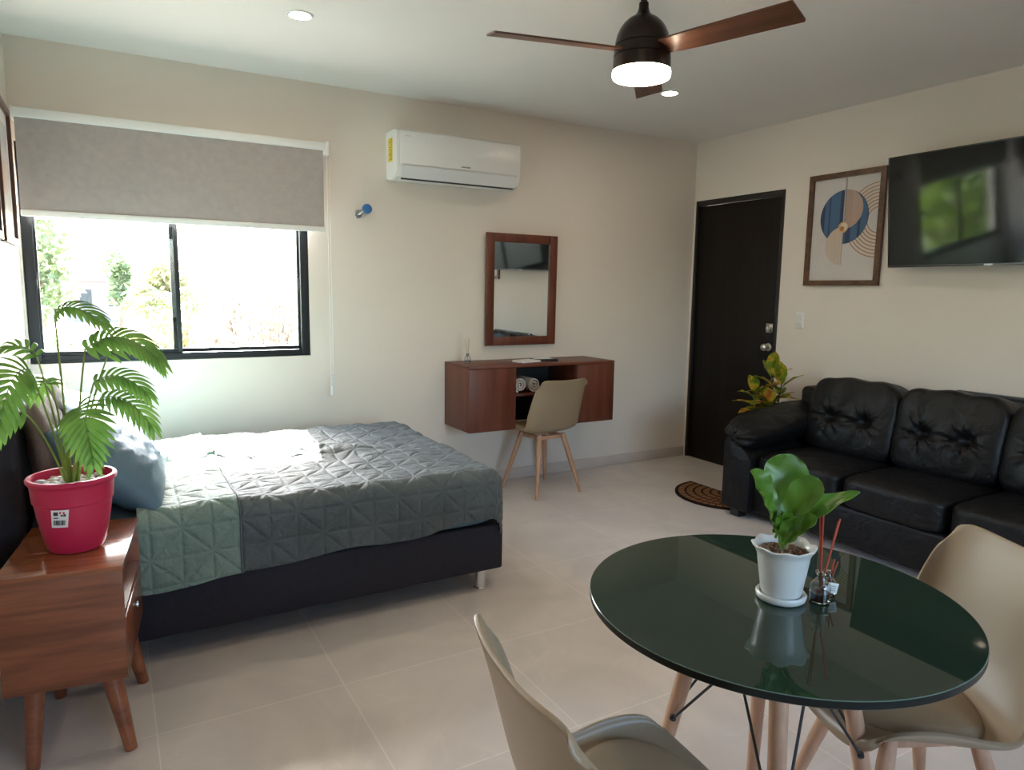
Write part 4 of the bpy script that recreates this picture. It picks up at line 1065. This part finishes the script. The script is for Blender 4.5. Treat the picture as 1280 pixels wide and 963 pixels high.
# ---- pillows
def pillow(label, loc, M3, size, mat, seed, grp=None, cat='pillow'):
    t = thing('pillow', label, cat, loc, group=grp); w_, h_, th_ = size
    n = 34; top = np.zeros((n, n, 3)); bot = np.zeros((n, n, 3))
    for i in range(n):
        for j in range(n):
            u = i / (n - 1) * 2 - 1; v = j / (n - 1) * 2 - 1
            pin = 1 - 0.06 * (1 - abs(u) ** 2) * abs(v) ** 3; pin2 = 1 - 0.05 * (1 - abs(v) ** 2) * abs(u) ** 3
            x = u * w_ / 2 * pin2; y = v * h_ / 2 * pin
            f = (max(0, 1 - abs(u) ** 2.6) ** 0.55) * (max(0, 1 - abs(v) ** 2.6) ** 0.55)
            wr = 0.014 * noise.noise(Vector((u * 2.5 + seed, v * 6, seed))) + 0.011 * noise.noise(Vector((u * 7 + seed, v * 11 + u * 5, seed)))
            top[i, j] = (x, y, th_ / 2 * f + wr * f); bot[i, j] = (x, y, -th_ / 2 * f + wr * f * 0.5)
    b = MB(); b.grid(top); b.grid(bot, flip=True)
    o = b.build('pillowcase', mat, t, fix=False, angle=120)
    bm = bmesh.new(); bm.from_mesh(o.data); bmesh.ops.remove_doubles(bm, verts=bm.verts[:], dist=1e-5); bmesh.ops.recalc_face_normals(bm, faces=bm.faces[:]); bm.to_mesh(o.data); bm.free()
    t.matrix_world = Matrix.Translation(loc) @ M3
    return t
def stand(lean, yaw=0.0):
    """pillow local x -> along y (bed width), local y -> up the slope, z -> towards the foot of the bed"""
    M = Matrix(((0, 0, 1, 0), (1, 0, 0, 0), (0, 1, 0, 0), (0, 0, 0, 1)))
    return Matrix.Rotation(yaw, 4, 'Z') @ Matrix.Rotation(math.radians(-lean), 4, 'Y') @ M
PB = plain('steel_blue_pillowcase', (0.095, 0.160, 0.205), 0.5, var=0.05, vscale=5, bump=0.25, bscale=22, spec=0.35)
PT = plain('aqua_pillowcase', (0.13, 0.26, 0.29), 0.55, var=0.05, vscale=5, bump=0.25, bscale=22, spec=0.3)
PTP = plain('taupe_cushion_cover', (0.22, 0.175, 0.155), 0.8, var=0.06, vscale=30, bump=0.2, bscale=160, spec=0.2)
pillow('steel blue pillow propped on the headboard, nearest the red pot', (-0.020, 3.135, 0.735), stand(46, math.radians(-4)), (0.64, 0.48, 0.24), PB, 1.3, 'pillows at the headboard')
pillow('aqua pillow propped on the headboard, nearest the window', (-0.035, 3.76, 0.735), stand(46, math.radians(3)), (0.62, 0.46, 0.18), PT, 4.1, 'pillows at the headboard')
pillow('taupe cushion standing against the headboard behind the blue pillow', (-0.222, 3.10, 0.80), stand(6, 0), (0.50, 0.44, 0.11), PTP, 7.7, 'taupe cushions at the headboard', 'cushion')
pillow('taupe cushion standing against the headboard behind the aqua pillow', (-0.222, 3.74, 0.80), stand(6, 0), (0.50, 0.44, 0.11), PTP, 9.2, 'taupe cushions at the headboard', 'cushion')

# ================================================================ nightstand
NW = wood('nightstand_wood', (0.145, 0.040, 0.015), (0.31, 0.102, 0.042), 0.30, 'X', 6, 0.08, coat=0.5)
NWT = wood('nightstand_top_wood', (0.18, 0.050, 0.017), (0.36, 0.118, 0.045), 0.17, 'X', 6, 0.08, coat=0.8)
NIN = wood('nightstand_inside', (0.10, 0.035, 0.015), (0.20, 0.075, 0.035), 0.4, 'Y', 6, 0.08)
NX0, NX1, NY0, NY1, NZ0, NZ1 = -0.318, -0.004, 2.272, 2.735, 0.245, 0.597
t = thing('nightstand', 'glossy reddish wood nightstand with splayed legs beside the bed', 'nightstand', (0, 0, 0)); ox, oy = (NX0 + NX1) / 2, (NY0 + NY1) / 2
b = MB(); b.box((NX0 - ox, NY0 - oy - 0.003, NZ1 - 0.017), (NX1 - ox + 0.003, NY1 - oy + 0.003, NZ1), 0.0025); b.build('top_board', NWT, t)
b = MB(); zz = NZ1 - 0.017
b.box((NX0 - ox, NY0 - oy, NZ0), (NX1 - ox, NY0 - oy + 0.016, zz), 0.001); b.box((NX0 - ox, NY1 - oy - 0.016, NZ0), (NX1 - ox, NY1 - oy, zz), 0.001)
b.box((NX0 - ox, NY0 - oy + 0.016, NZ0), (NX1 - ox, NY1 - oy - 0.016, NZ0 + 0.016), 0.001); b.box((NX0 - ox, NY0 - oy + 0.016, NZ0 + 0.016), (NX0 - ox + 0.006, NY1 - oy - 0.016, zz))
b.build('carcass', NW, t)
b = MB(); b.box((NX0 - ox + 0.006, NY0 - oy + 0.016, 0.430), (NX1 - ox - 0.002, NY1 - oy - 0.016, 0.444), 0.001); b.build('shelf', NIN, t)
b = MB(); b.box((NX1 - ox - 0.016, NY0 - oy + 0.018, NZ0 + 0.019), (NX1 - ox + 0.001, NY1 - oy - 0.018, 0.427), 0.0015); dr = b.build('drawer', NW, t)
b = MB(); mk = MB(); mk.lathe([(0.005, 0), (0.005, 0.006), (0.011, 0.008), (0.010, 0.013), (0.001, 0.014)], 18)
b.add([Matrix.Translation((NX1 - ox, 0, 0.375)) @ Matrix.Rotation(PI / 2, 4, 'Y') @ Vector(v) for v in mk.V], mk.F); b.build('drawer_knob', CHROME, dr)
for sx in (0, 1):
    for sy in (0, 1):
        tx = (NX0 + 0.065 if sx == 0 else NX1 - 0.055) - ox; ty = (NY0 + 0.06 if sy == 0 else NY1 - 0.06) - oy
        fx = tx + (-0.012 if sx == 0 else 0.048); fy = ty + (-0.035 if sy == 0 else 0.02)
        b = MB(); b.tube([(fx, fy, 0), ((fx + tx) / 2, (fy + ty) / 2, 0.125), (tx, ty, NZ0 + 0.001)], [0.0175, 0.024, 0.030], 16); b.build('leg', NW, t, angle=50)

_a = math.radians(-7.0); t.rotation_euler = (0, 0, _a)
_c = Vector((-0.006, 2.264, 0)) + Matrix.Rotation(_a, 3, 'Z') @ Vector((-(NX1 - NX0) / 2, (NY1 - NY0) / 2, 0)); t.location = _c
# ================================================================ palm in the red pot
t = thing('potted_palm', 'small green palm in a raspberry red pot on the nightstand', 'potted plant', (-0.124, 2.49, NZ1 + 0.0008))
RED = plain('raspberry_plastic', (0.50, 0.018, 0.070), 0.36, spec=0.45, Subsurface_Weight=0.0)
b = MB(); b.lathe([(0.001, 0.004), (0.058, 0.004), (0.064, 0.0), (0.073, 0.004), (0.080, 0.020), (0.088, 0.05), (0.098, 0.105), (0.1045, 0.152), (0.1045, 0.154), (0.1085, 0.157), (0.1125, 0.205), (0.116, 0.215), (0.121, 0.219), (0.122, 0.227), (0.118, 0.232), (0.110, 0.232), (0.107, 0.226), (0.103, 0.19), (0.10, 0.18)], 72, cap1=False)
pt = b.build('pot', RED, t, angle=40)
b = MB(); b.lathe([(0.001, 0.196), (0.1035, 0.194)], 40, cap0=False, cap1=False); b.build('soil', plain('dark_soil', (0.05, 0.035, 0.025), 0.9), t)
# barcode label following the pot's side
WLB = plain('white_sticker', (0.78, 0.76, 0.76), 0.5); BLB = plain('sticker_black_print', (0.04, 0.04, 0.05), 0.5); RLB = plain('sticker_red_print', (0.55, 0.03, 0.08), 0.5)
def potr(z): return float(np.interp(z, [0.05, 0.105, 0.152], [0.088, 0.098, 0.1045]))
lab = MB(); a_c = math.atan2(-2.49, 0.124) - 0.42
def patch(y0, y1, z0, z1, d, mi, n=5):
    P = np.zeros((n, 2, 3)); 
    for i in range(n):
        y = y0 + (y1 - y0) * i / (n - 1)
        for j, z in enumerate((z0, z1)):
            zz = z; a = a_c + (y + (0.10 - z) * -0.12) / 0.098; r = potr(zz) + d; P[i, j] = (r * math.cos(a), r * math.sin(a), zz)
    lab.solid(P, 0.0004, mi)
patch(-0.0225, 0.0225, 0.095, 0.150, 0.0008, 0)
x = -0.016
rg = random.Random(5)
while x < 0.015:
    wd = rg.choice((0.0008, 0.0012, 0.002)); patch(x, x + wd, 0.102, 0.118, 0.0011, 1, 2); x += wd + rg.choice((0.0008, 0.0014))
for k, (y0, y1, z0, z1, mi) in enumerate(((-0.016, -0.004, 0.133, 0.144, 1), (-0.001, 0.004, 0.139, 0.145, 2), (0.008, 0.013, 0.138, 0.144, 2), (0.003, 0.009, 0.131, 0.136, 1), (0.010, 0.016, 0.130, 0.137, 1), (-0.016, -0.003, 0.124, 0.127, 1))): patch(y0, y1, z0, z1, 0.0011, mi, 3)
lab.build('barcode_sticker', [WLB, BLB, RLB], pt)
PEB = plain('white_pebble', (0.62, 0.56, 0.56), 0.6, var=0.12, vscale=25)
bm = bmesh.new(); bmesh.ops.create_icosphere(bm, subdivisions=2, radius=1.0)
for v in bm.verts: v.co += v.co * 0.12 * noise.noise(v.co * 1.7)
pm = MB(); pm.addbm(bm); peb0 = None
rg = random.Random(21)
spots = []
for k in range(900):
    a = rg.uniform(0, 2 * PI); r = 0.094 * math.sqrt(rg.random())
    if r < 0.026: continue
    p = (r * math.cos(a), r * math.sin(a))
    if all(math.hypot(p[0] - q[0], p[1] - q[1]) > 0.0185 for q in spots): spots.append(p)
for k, p in enumerate(spots[:58]):
    if peb0 is None: o = peb0 = pm.build('pebble', PEB, t, angle=179)
    else: o = peb0.copy(); COL.objects.link(o); o.parent = t
    s = rg.uniform(0.009, 0.0135)
    o.matrix_local = Matrix.Translation((p[0], p[1], 0.203 + rg.uniform(0, 0.008))) @ Matrix.Rotation(rg.uniform(0, 6.3), 4, 'Z') @ Matrix.Rotation(rg.uniform(-0.4, 0.4), 4, 'X') @ Matrix.Diagonal((s * 1.25, s, s * 0.72, 1))
PALM = leaf_mat('palm_green', (0.11, 0.25, 0.045), (0.22, 0.41, 0.085), trans=0.5, scale=10, rough=0.4)
STEM = plain('palm_stem_green', (0.22, 0.30, 0.055), 0.5, var=0.2, vscale=12)
og = Vector((-0.124, 2.49, NZ1 + 0.0008))
def frond(S, Mp, E, wl, up, nl=13, droop=0.35, petal_bow=(0, 0, 0), clump=(0, 0), spread=62):
    S, Mp, E = Vector(S) - og, Vector(Mp) - og, Vector(E) - og; up = Vector(up).normalized()
    root = Vector((clump[0] * 0.012, clump[1] * 0.012, 0.195))
    b = MB(); pet = bez(root, (root + S) / 2 + Vector((0, 0, 0.06)) + Vector(petal_bow), S, 14)
    b.tube(pet, [interp(i, [0, 3, 13], [0.0048, 0.0034, 0.0022]) for i in range(14)], 8); st = b.build('petiole', STEM, t, angle=80)
    C = bez(S, Mp, E, 40); b = MB()
    b.tube(C, [interp(i, [0, 39], [0.0021, 0.0006]) for i in range(40)], 6)
    nl = int(nl * 0.8)
    for k in range(nl):
        s = 0.03 + 0.95 * (k / (nl - 1)); i = min(int(s * 39), 38); p = C[i]; tg = (C[i + 1] - C[max(0, i - 1)]).normalized()
        side = tg.cross(up).normalized(); nr = side.cross(tg).normalized()
        ang = math.radians(interp(s, [0, 0.5, 1], [spread + 12, spread - 14, 14])); L = wl * interp(s, [0, 0.25, 0.6, 1.0], [0.62, 0.95, 1.0, 0.62])
        for sg in (-1, 1):
            d = tg * math.cos(ang) + side * sg * math.sin(ang)
            n = 9; P = np.zeros((n, 3, 3)); hw0 = wl * 0.092
            for q in range(n):
                f = q / (n - 1); c = p + d * L * f + nr * (L * 0.10 * math.sin(PI * f)) - Vector((0, 0, 1)) * L * droop * 0.55 * f * f
                wv = hw0 * (math.sin(PI * (0.10 + 0.90 * f)) ** 0.75) + 0.0002; lat = d.cross(nr).normalized()
                P[q, 0] = c - lat * wv - nr * 0.15 * wv; P[q, 1] = c + nr * wv * 0.35; P[q, 2] = c + lat * wv - nr * 0.15 * wv
            P[..., 0] = np.maximum(P[..., 0], -0.378 - og.x)
            b.grid(P)
    fo = b.build('frond', PALM, st, fix=False, angle=80)
    return st
frond((-0.137, 2.46, 1.315), (-0.100, 2.44, 1.375), (-0.020, 2.41, 1.300), 0.085, (0.05, -0.35, 1), 14, 0.45, (0, 0, 0), (-0.2, 0.6))
frond((-0.066, 2.44, 1.215), (0.020, 2.43, 1.305), (0.118, 2.40, 1.190), 0.105, (0.05, -0.45, 1), 18, 0.50, (0, 0, 0), (0.6, 0.6))
frond((-0.050, 2.49, 1.110), (0.020, 2.47, 1.165), (0.085, 2.43, 1.080), 0.085, (0, -0.5, 1), 13, 0.5, (0, 0, 0), (0.9, 0.2))
frond((-0.035, 2.46, 1.065), (0.040, 2.43, 1.090), (0.092, 2.40, 0.985), 0.085, (0, -0.5, 1), 13, 0.5, (0, 0, 0), (1.0, -0.3))
frond((-0.092, 2.40, 1.050), (-0.075, 2.34, 1.060), (-0.062, 2.30, 0.915), 0.100, (0.05, -1.0, 0.35), 15, 0.15, (0, 0, 0), (0.2, -0.9), 58)
frond((-0.205, 2.42, 1.165), (-0.245, 2.36, 1.185), (-0.270, 2.31, 1.030), 0.095, (-0.1, -0.9, 0.5), 14, 0.25, (0, 0, 0), (-0.7, -0.6))
frond((-0.225, 2.44, 1.035), (-0.275, 2.42, 1.050), (-0.315, 2.40, 0.960), 0.080, (-0.2, -0.7, 0.7), 11, 0.3, (0, 0, 0), (-1.0, -0.2))
frond((-0.195, 2.55, 1.190), (-0.235, 2.56, 1.250), (-0.285, 2.57, 1.200), 0.080, (0, -0.3, 1), 11, 0.4, (0, 0, 0), (-0.6, 0.8))
frond((-0.010, 2.52, 1.185), (0.060, 2.53, 1.255), (0.125, 2.52, 1.165), 0.085, (0, -0.4, 1), 12, 0.5, (0, 0, 0), (0.5, 0.9))
frond((-0.165, 2.57, 1.100), (-0.185, 2.62, 1.140), (-0.210, 2.66, 1.060), 0.080, (0, 0.4, 1), 11, 0.45, (0, 0, 0), (-0.2, 1.0))

# ================================================================ the garden beyond the window
GRD = plain('dry_grass_ground', (0.22, 0.205, 0.175), 0.95, var=0.25, vscale=0.8)
o = MB().box((-40, DB + 0.4, -0.5), (60, 90, -0.35)).build('ground', GRD); tag(o, 'sunlit dry grass ground beyond the window', 'ground', kind='structure')
BARK = plain('tree_bark', (0.16, 0.12, 0.085), 0.9, var=0.3, vscale=9)
LG = leaf_mat('bright_tree_leaf', (0.10, 0.185, 0.018), (0.22, 0.32, 0.04), trans=0.4, scale=0.9)
LP = leaf_mat('pale_tree_leaf', (0.13, 0.18, 0.085), (0.22, 0.27, 0.13), trans=0.4, scale=0.9)
LY = leaf_mat('yellow_green_leaf', (0.20, 0.20, 0.085), (0.34, 0.29, 0.14), trans=0.4, scale=0.9)
LR = leaf_mat('dry_reddish_leaf', (0.20, 0.155, 0.115), (0.32, 0.25, 0.19), trans=0.3, scale=0.9)
def crown(b, rg, c, r, n, sz):
    for k in range(n):
        while True:
            p = Vector((rg.uniform(-1, 1), rg.uniform(-1, 1), rg.uniform(-1, 1)))
            if 0.25 < p.length < 1: break
        p = Vector((p.x * r[0], p.y * r[1], p.z * r[2])) + Vector(c); d = Vector((rg.gauss(0, 1), rg.gauss(0, 1), rg.gauss(-0.3, 0.6))).normalized()
        s = d.cross(Vector((rg.gauss(0, 1), rg.gauss(0, 1), rg.gauss(0, 1)))).normalized(); L = sz * rg.uniform(0.7, 1.4); w_ = L * 0.28
        b.add([p, p + d * L * 0.5 + s * w_, p + d * L, p + d * L * 0.5 - s * w_], [(0, 1, 2, 3)])
def tree(name, label, cat, x, y, h, r, mat, n, sz, seed, group=None, low=0.35):
    t = thing(name, label, cat, (x, y, -0.35), group=group); rg = random.Random(seed)
    b = MB(); b.tube([(0, 0, -0.02), (0.05, 0, h * 0.4), (0.0, 0.05, h * 0.75)], [0.09 * h / 4, 0.07 * h / 4, 0.03 * h / 4], 8)
    for k in range(4):
        a = k * 1.7 + seed; b.tube([(0.03, 0, h * (0.35 + 0.08 * k)), (r * 0.5 * math.cos(a), r * 0.5 * math.sin(a), h * (0.55 + 0.08 * k))], [0.03 * h / 4, 0.01], 6)
    b.build('trunk', BARK, t)
    b = MB()
    for k in range(7):
        a = rg.uniform(0, 6.3); q = rg.uniform(0, 0.55) * r
        crown(b, rg, (q * math.cos(a), q * math.sin(a), h * rg.uniform(low, 0.9)), (r * 0.55, r * 0.55, h * 0.2), n // 7, sz)
    b.build('crown', mat, t, smooth=False, fix=False)
def shrub(label, x, y, h, r, mat, n, sz, seed, group):
    t = thing('shrub', label, 'shrub', (x, y, -0.35), group=group); rg = random.Random(seed); b = MB()
    for k in range(9):
        a = rg.uniform(0, 6.3); b.tube([(0, 0, -0.02), (r * 0.6 * math.cos(a), r * 0.6 * math.sin(a), h * rg.uniform(0.6, 1.05))], [0.018, 0.006], 5)
    b.build('stem', BARK, t); b = MB(); crown(b, rg, (0, 0, h * 0.55), (r, r, h * 0.5), n, sz); b.build('foliage', mat, t, smooth=False, fix=False)
tree('tree', 'bright green tree seen through the left end of the window', 'tree', -0.95, 12.5, 3.1, 0.75, LP, 1500, 0.14, 3)
tree('tree', 'slim pale green tree in front of the reddish building', 'tree', 0.25, 21.0, 2.8, 0.5, LP, 900, 0.16, 8, low=0.5)
tree('tree', 'yellow green bushy tree seen left of the window mullion', 'tree', 1.15, 17.0, 2.4, 0.9, LY, 1300, 0.16, 12)
for i, (x, y, h, r, m, lb) in enumerate(((0.25, 8.9, 1.25, 0.42, LY, 'yellow green shrub low in the left window pane'), (-0.55, 10.0, 1.1, 0.5, LP, 'low green shrub at the left edge of the window view'), (0.75, 11.0, 1.45, 0.45, LY, 'pale shrub just left of the window mullion'),
        (1.20, 8.7, 1.25, 0.38, LR, 'dry reddish shrub just right of the window mullion'), (1.95, 9.9, 1.75, 0.38, LR, 'tall dry reddish shrub in the right window pane'), (2.05, 8.8, 1.2, 0.40, LY, 'pale yellow shrub at the right end of the window view'), (2.6, 12.6, 1.9, 0.8, LR, 'wide dry bush behind the reddish shrubs'), (1.72, 11.3, 1.7, 0.42, LR, 'brownish shrub in the middle of the right window pane'), (3.3, 14.8, 2.3, 0.9, LY, 'pale tall bush at the far right of the window view'))):
    shrub(lb, x, y, h, r, m, 700, 0.11, 30 + i, 'shrubs beyond the window')
for i, (x, y, h, r, m) in enumerate(((-3.6, 6.6, 1.9, 0.9, LG), (-5.5, 8.2, 2.6, 1.0, LG), (-8.6, 8.4, 3.2, 1.5, LG), (-7.4, 12.0, 3.4, 1.6, LG), (-3.0, 9.6, 1.8, 0.9, LG), (-12.5, 11.5, 4.0, 2.0, LG), (-2.1, 7.4, 0.8, 0.5, LG))):
    shrub('big leafy green bush outside, seen only as a reflection in the television', x, y, h, r, m, 1500, 0.16, 60 + i, 'bushes reflected in the television')
# a leggy dry weed
t = thing('dry_weed', 'thin tall dry weed standing in the right window pane', 'weed', (1.62, 8.0, -0.35)); b = MB(); rg = random.Random(4)
b.tube([(0, 0, -0.02), (-0.03, 0, 1.2), (-0.12, 0, 2.15)], [0.012, 0.009, 0.004], 6)
for k in range(14):
    z = 0.7 + k * 0.1; a = rg.uniform(0, 6.3); b.tube([(-0.03, 0, z), (-0.03 + 0.16 * math.cos(a), 0.16 * math.sin(a), z + 0.14)], [0.005, 0.002], 5)
b.build('stem', plain('dry_stalk', (0.12, 0.085, 0.05), 0.9), t)
# small areca-like palm outside
t = thing('garden_palm', 'feathery green palm standing left of the window mullion', 'palm', (1.15, 13.8, -0.35)); b = MB(); b.tube([(0, 0, -0.02), (0.03, 0, 1.0)], [0.07, 0.05], 8); b.build('trunk', BARK, t)
b = MB()
for k in range(11):
    a = k * 0.6; C = bez((0.03, 0, 1.0), (0.5 * math.cos(a), 0.5 * math.sin(a), 1.9 + 0.2 * (k % 3)), (1.0 * math.cos(a), 1.0 * math.sin(a), 1.35), 16); b.tube(C, 0.01, 5)
    for i in range(2, 16):
        tg = (C[min(15, i + 1)] - C[i - 1]).normalized(); sd = tg.cross(Vector((0, 0, 1))).normalized()
        for sg in (-1, 1):
            d = (tg * 0.6 + sd * sg * 0.8 - Vector((0, 0, 0.3))).normalized(); p = C[i]; lt = d.cross(Vector((0, 0, 1))).normalized() * 0.012
            b.add([p - lt, p + lt, p + d * 0.16 + lt * 1.2, p + d * 0.28, p + d * 0.16 - lt * 1.2], [(0, 1, 2, 3, 4)])
b.build('frond', LG, t, smooth=False, fix=False)
# low building with a dull red roof
t = thing('house', 'low house with a dull reddish roof far beyond the trees', 'house', (-0.35, 40, -0.35))
HW = plain('house_wall', (0.27, 0.21, 0.21), 0.8, var=0.05, vscale=2); HR = plain('house_roof', (0.17, 0.115, 0.13), 0.8, var=0.1, vscale=2)
MB().box((-1.4, -0.3, 0), (1.4, 4, 1.95)).build('house_wall', HW, t)
b = MB(); b.prism([(-0.7, 1.90), (4.3, 1.90), (4.1, 2.2), (1.8, 3.0), (-0.5, 2.15)], -1.6, 1.6, M=Matrix(((0, 0, 1, 0), (1, 0, 0, 0), (0, 1, 0, 0), (0, 0, 0, 1)))); b.build('roof', HR, t, smooth=False)
for x in (-0.8, 0.4): MB().box((x, -0.33, 0.7), (x + 0.5, -0.29, 1.5)).build('house_window', BLACKMETAL, t)
